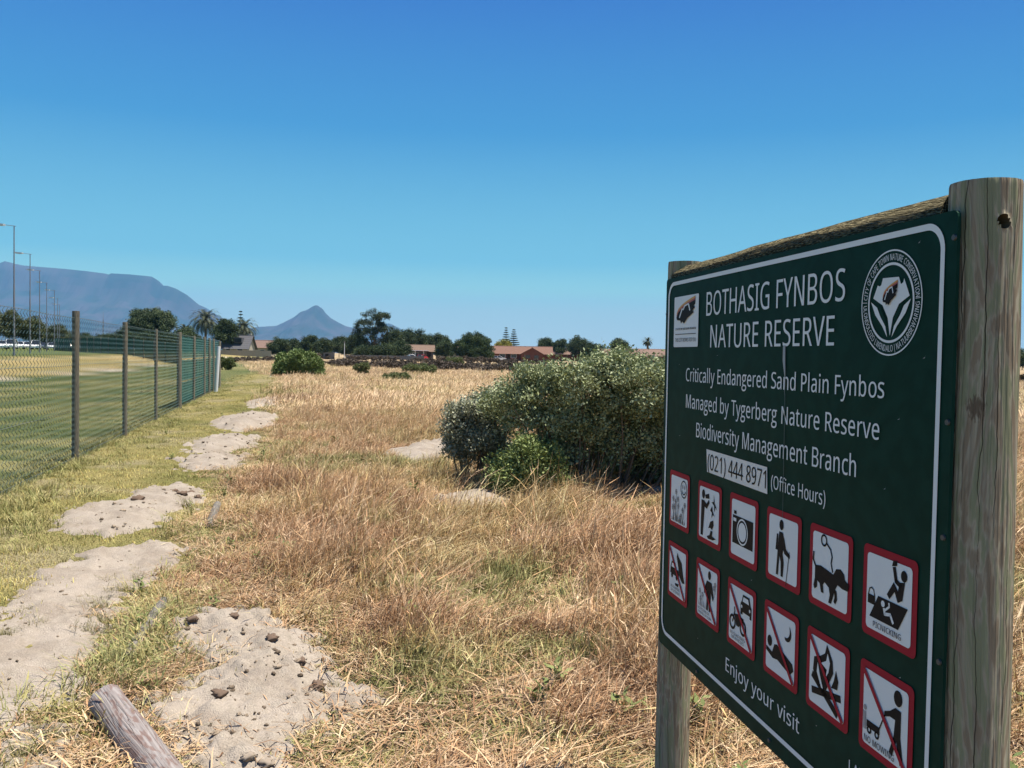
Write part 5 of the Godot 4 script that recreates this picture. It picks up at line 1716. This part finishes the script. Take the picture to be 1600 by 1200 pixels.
func make_materials():
	var grain = noise_tex(0.5, 256, 256, Color(0.72, 0.72, 0.72), Color(1, 1, 1), 5, 1.0, 1.0, 3)
	var relief = noise_tex(0.9, 256, 256, Color(0, 0, 0), Color(1, 1, 1), 5, 1.0, 1.0, 8)
	M.soil = mat(Color(1, 1, 1), 0.95, 0.1, true)
	M.soil.albedo_texture = grain
	M.soil.uv1_triplanar = true
	M.soil.uv1_world_triplanar = true
	M.soil.uv1_scale = Vector3(1.3, 1.3, 1.3)
	M.soil.heightmap_enabled = true
	M.soil.heightmap_texture = relief
	M.soil.heightmap_scale = 2.0
	M.sand = mat(Color(1, 1, 1), 0.95, 0.1, true)
	M.sand.albedo_texture = noise_tex(0.8, 256, 256, Color(0.86, 0.86, 0.86), Color(1, 1, 1), 5, 1.0, 1.0, 4)
	M.sand.uv1_triplanar = true
	M.sand.uv1_world_triplanar = true
	M.sand.uv1_scale = Vector3(2.3, 2.3, 2.3)
	M.sand.heightmap_enabled = true
	M.sand.heightmap_texture = relief
	M.sand.heightmap_scale = 0.35
	M.grass = mat(Color(1, 1, 1), 0.7, 0.25, true)
	M.grass.backlight_enabled = true
	M.grass.backlight = Color(0.34, 0.34, 0.31)
	M.leaf = mat(Color(1, 1, 1), 0.6, 0.35, true)
	M.leaf.backlight_enabled = true
	M.leaf.backlight = Color(0.4, 0.42, 0.3)
	M.palm_leaf = mat(lin(0.062, 0.075, 0.035), 0.6, 0.35, true)
	M.bark = mat(lin(0.13, 0.10, 0.075), 0.95, 0.2)
	M.rock = mat(Color(1, 1, 1), 0.95, 0.1, true)
	# woods: streaks run along the pole
	var post_t = noise_tex(0.55, 256, 512, Color(0.42, 0.40, 0.36), Color(0.72, 0.69, 0.62), 5, 2.4, 0.22, 12, 1.3)
	var post_h = noise_tex(0.75, 256, 512, Color(0, 0, 0), Color(1, 1, 1), 5, 3.0, 0.16, 13, 1.8)
	M.post_wood = mat(lin(0.80, 0.79, 0.77), 0.9, 0.2)
	M.post_wood.albedo_texture = post_t
	M.post_wood.heightmap_enabled = true
	M.post_wood.heightmap_texture = post_h
	M.post_wood.heightmap_scale = 0.5
	# big sign poles: grey brown, green algae towards the top of one side, dark splits
	var cr = FastNoiseLite.new()
	cr.seed = 21
	cr.frequency = 0.5
	cr.fractal_octaves = 5
	var al = FastNoiseLite.new()
	al.seed = 23
	al.frequency = 0.25
	al.fractal_octaves = 4
	var splits = [[0.06, 0.05, 0.55], [0.19, 0.0, 1.0], [0.37, 0.45, 0.95], [0.45, 0.1, 0.62], [0.62, 0.0, 1.0], [0.78, 0.30, 0.80], [0.90, 0.62, 0.98]]
	var crack = func(u, v):
		var best = 0.0
		for s in splits:
			if v < s[1] or v > s[2]: continue
			var d = absf(u - s[0] - cr.get_noise_2d(v * 9.0, s[0] * 90.0) * 0.045)
			best = maxf(best, 1.0 - d / (0.0046 * (0.15 + 1.0 * sin(PI * (v - s[1]) / (s[2] - s[1])))))
		return clampf(best, 0, 1)
	var knots = [Vector2(0.24, 0.33), Vector2(0.71, 0.86)]
	var wood = func(u, v):
		var a = u * TAU
		var b = v * TAU
		var n = cr.get_noise_3d(cos(a) * 6.0 + cos(b) * 0.7, sin(a) * 6.0, sin(b) * 1.0)
		var blot = al.get_noise_3d(cos(a) * 6.0 + cos(b) * 4.0, sin(a) * 6.0, sin(b) * 6.0)
		return [n, blot]
	M.big_wood = mat(lin(0.86, 0.79, 0.69), 0.85, 0.25)
	M.big_wood.albedo_texture = tex(512, 512, func(u, v):
		var w = wood.call(u, v)
		var c = Color(0.58, 0.56, 0.52).lerp(Color(0.72, 0.71, 0.66), clampf(0.5 + w[0] * 1.1, 0, 1))
		c = c.lerp(Color(0.50, 0.55, 0.44), clampf(w[1] * 2.2, 0, 0.6))
		c = c.lerp(Color(0.48, 0.42, 0.36), clampf(-w[1] * 2.0, 0, 0.5))
		for q in knots:
			var d = Vector2((u - q.x) * 0.19, (v - q.y) * 0.55).length() / 0.011 + cr.get_noise_2d(u * 90.0, v * 90.0) * 1.1
			if d < 1.5: c = c.lerp(Color(0.36, 0.31, 0.27), clampf(1.5 - d, 0, 0.7))
		return c.lerp(Color(0.08, 0.07, 0.06), crack.call(u, v) * 0.9))
	M.big_wood.heightmap_enabled = true
	M.big_wood.heightmap_texture = tex(512, 512, func(u, v):
		var w = wood.call(u, v)
		var g = clampf(0.55 + w[0] * 0.7, 0, 1) * (1.0 - crack.call(u, v))
		return Color(g, g, g))
	M.big_wood.heightmap_scale = 0.45
	M.rail_wood = mat(lin(0.62, 0.60, 0.52), 0.9, 0.2)
	M.rail_wood.albedo_texture = noise_tex(0.6, 256, 256, Color(0.32, 0.30, 0.24), Color(0.80, 0.76, 0.64), 5, 1.4, 0.9, 31, 1.5)
	M.rail_wood.heightmap_enabled = true
	M.rail_wood.heightmap_texture = noise_tex(0.7, 256, 256, Color(0, 0, 0), Color(1, 1, 1), 5, 1.6, 0.9, 33, 1.8)
	M.rail_wood.heightmap_scale = 1.2
	M.log_wood = mat(lin(0.52, 0.50, 0.49), 0.85, 0.25)
	M.log_wood.albedo_texture = tex(256, 512, func(u, v):
		var w = wood.call(u, v)
		var c = Color(0.62, 0.59, 0.58).lerp(Color(0.80, 0.78, 0.77), clampf(0.5 + w[0] * 0.9, 0, 1))
		c = c.lerp(Color(0.55, 0.42, 0.38), clampf((w[1] - 0.02) * 1.6, 0, 0.55))
		return c.lerp(Color(0.30, 0.26, 0.25), crack.call(u, v) * 0.7))
	M.log_wood.heightmap_enabled = true
	M.log_wood.heightmap_texture = M.big_wood.heightmap_texture
	M.log_wood.heightmap_scale = 0.4
	M.bark_strip = mat(lin(0.16, 0.085, 0.065), 0.9, 0.2)
	M.grey_wood = mat(lin(0.55, 0.56, 0.62), 0.9, 0.2)
	M.grey_wood.albedo_texture = post_t
	M.post_plain = mat(lin(0.16, 0.15, 0.14), 0.9, 0.2)
	M.wire = mat(lin(0.10, 0.12, 0.11), 0.5, 0.5)
	M.green_wire = mat(lin(0.030, 0.062, 0.057), 0.5, 0.4)
	M.net = mat(Color(lin(0.055, 0.20, 0.175), 0.82), 0.8, 0.2)
	M.net.transparency = BaseMaterial3D.TRANSPARENCY_ALPHA
	M.net_dark = mat(Color(lin(0.03, 0.095, 0.075), 0.9), 0.8, 0.2)
	M.net_dark.transparency = BaseMaterial3D.TRANSPARENCY_ALPHA
	M.white = mat(lin(0.75, 0.75, 0.74), 0.6, 0.4)
	M.galv = mat(lin(0.17, 0.175, 0.19), 0.5, 0.5)
	M.lamp_head = mat(lin(0.62, 0.63, 0.64), 0.4, 0.5)
	M.lamp_lens = mat(lin(0.6, 0.6, 0.58), 0.15, 0.6)
	M.red_lens = mat(lin(0.35, 0.02, 0.02), 0.2, 0.6)
	M.car_white = mat(lin(0.78, 0.78, 0.78), 0.25, 0.6)
	M.car_silver = mat(lin(0.45, 0.46, 0.48), 0.25, 0.6)
	M.car_dark = mat(lin(0.03, 0.04, 0.08), 0.25, 0.6)
	M.car_red = mat(lin(0.45, 0.03, 0.04), 0.25, 0.6)
	M.car_glass = mat(lin(0.02, 0.024, 0.028), 0.08, 0.6)
	M.win_glass = mat(lin(0.02, 0.024, 0.028), 0.1, 0.6)
	M.rubber = mat(lin(0.02, 0.02, 0.02), 0.9, 0.2)
	M.asphalt = mat(lin(0.10, 0.10, 0.105), 0.95, 0.2)
	var tiles = noise_tex(0.9, 128, 128, Color(0.78, 0.78, 0.78), Color(1, 1, 1), 3, 1, 1, 55)
	for q in [["slate", lin(0.13, 0.13, 0.14)], ["pink_tile", lin(0.27, 0.185, 0.15)], ["rust_tile", lin(0.25, 0.15, 0.115)], ["brown_tile", lin(0.24, 0.17, 0.13)], ["brick", lin(0.20, 0.085, 0.06)], ["plaster", lin(0.50, 0.46, 0.38)], ["plaster_dark", lin(0.22, 0.21, 0.20)], ["concrete", lin(0.40, 0.35, 0.28)], ["grey_panel", lin(0.20, 0.195, 0.19)], ["dark_wood", lin(0.06, 0.045, 0.035)]]:
		M[q[0]] = mat(q[1], 0.9, 0.2)
		M[q[0]].albedo_texture = tiles
		M[q[0]].uv1_triplanar = true
		M[q[0]].uv1_scale = Vector3(0.7, 0.7, 0.7)
	M.clod = mat(lin(0.14, 0.10, 0.075), 0.95, 0.1)
	M.sand_clod = mat(lin(0.27, 0.225, 0.18), 0.95, 0.1)
	M.crumb = mat(Color(1, 1, 1), 0.95, 0.1, true)
	# sign paints
	M.sign_green = mat(lin(0.0085, 0.041, 0.029), 0.5, 0.14)
	M.sign_green.albedo_texture = noise_tex(0.16, 256, 256, Color(0.90, 0.91, 0.90), Color(1, 1, 1), 5, 1, 1, 61, 1.6)
	M.sign_green.uv1_triplanar = true
	M.sign_green.uv1_scale = Vector3(1.5, 1.5, 1.5)
	M.sign_white = mat(lin(0.74, 0.75, 0.73), 0.5, 0.2)
	M.sign_red = mat(lin(0.34, 0.022, 0.035), 0.5, 0.15)
	M.sign_black = mat(lin(0.018, 0.016, 0.016), 0.5, 0.15)
	M.sign_grey = mat(lin(0.28, 0.28, 0.29), 0.45, 0.4)
	M.strip = mat(lin(0.72, 0.70, 0.66), 0.5, 0.4)
	M.drip = mat(lin(0.34, 0.36, 0.36), 0.7, 0.3)
	M.drip_thin = mat(lin(0.08, 0.11, 0.10), 0.7, 0.3)
	M.screw = mat(lin(0.06, 0.06, 0.06), 0.5, 0.5)
	M.logo_orange = mat(lin(0.62, 0.30, 0.05), 0.45, 0.4)
	M.logo_red = mat(lin(0.40, 0.06, 0.05), 0.45, 0.4)

# ---------------------------------------------------------------- all
# a cloudless summer sky: pale at the horizon, deep blue overhead, the same all round
func clear_sky() -> ImageTexture:
	var stops = SKY_STOPS
	var im = Image.create(16, 1024, false, Image.FORMAT_RGBAF)
	for y in 1024:
		var el = 90.0 - (y + 0.5) * 180.0 / 1024.0
		var c: Color = Color(0.20, 0.19, 0.17)
		if el > 0.0:
			c = stops[-1][1]
			for i in stops.size() - 1:
				if el >= stops[i][0] and el < stops[i + 1][0]:
					c = stops[i][1].lerp(stops[i + 1][1], (el - stops[i][0]) / (stops[i + 1][0] - stops[i][0]))
					break
		for x in 16: im.set_pixel(x, y, c)
	return ImageTexture.create_from_image(im)

func _ready():
	rng.seed = 20
	noise.seed = 4
	noise.frequency = 0.5
	noise.fractal_octaves = 3
	noise2.seed = 9
	noise2.frequency = 0.5
	noise2.fractal_octaves = 3
	# camera: pitched down a little, rolled one degree
	var cam = Camera3D.new()
	cam_basis = Basis(Vector3.RIGHT, -atan(44.0 / F)) * Basis(Vector3.BACK, deg_to_rad(1.0))
	cam.transform = Transform3D(cam_basis, Vector3(0, EYE, 0))
	cam.fov = rad_to_deg(2.0 * atan(600.0 / F))
	cam.near = 0.05
	cam.far = 40000.0
	add_child(cam)
	cam.current = true
	# sky, haze and exposure
	var sky_m = PanoramaSkyMaterial.new()
	sky_m.panorama = clear_sky()
	var sky = Sky.new()
	sky.sky_material = sky_m
	var env = Environment.new()
	env.background_mode = Environment.BG_SKY
	env.sky = sky
	env.background_energy_multiplier = 1.0
	env.tonemap_mode = Environment.TONE_MAPPER_LINEAR
	env.tonemap_exposure = 1.9
	env.sdfgi_enabled = true
	env.ssao_enabled = true
	env.ssil_enabled = true
	env.fog_enabled = true
	env.fog_density = 0.000049
	env.fog_light_color = Color(0.46, 0.745, 0.96)
	var we = WorldEnvironment.new()
	we.environment = env
	add_child(we)
	# sun: a summer noon, high, from the right
	var sun = DirectionalLight3D.new()
	var el = deg_to_rad(74.0)
	var az = deg_to_rad(3.0)
	var to_sun = Vector3(cos(az) * cos(el), sin(el), sin(az) * cos(el))
	sun.look_at_from_position(to_sun * 10.0, Vector3.ZERO)
	sun.light_color = Color(1.0, 0.965, 0.90)
	sun.light_energy = 1.6
	sun.light_angular_distance = 0.5
	sun.shadow_enabled = true
	add_child(sun)
	make_materials()
	print("materials")
	make_ground()
	print("ground")
	make_mountains()
	print("mountains")
	make_buildings()
	print("buildings")
	make_trees()
	print("trees")
	make_fence()
	print("fence")
	make_shrubs()
	print("shrubs")
	make_small()
	print("small")
	make_sign()
	print("sign")
	make_grass()
	print("grass")
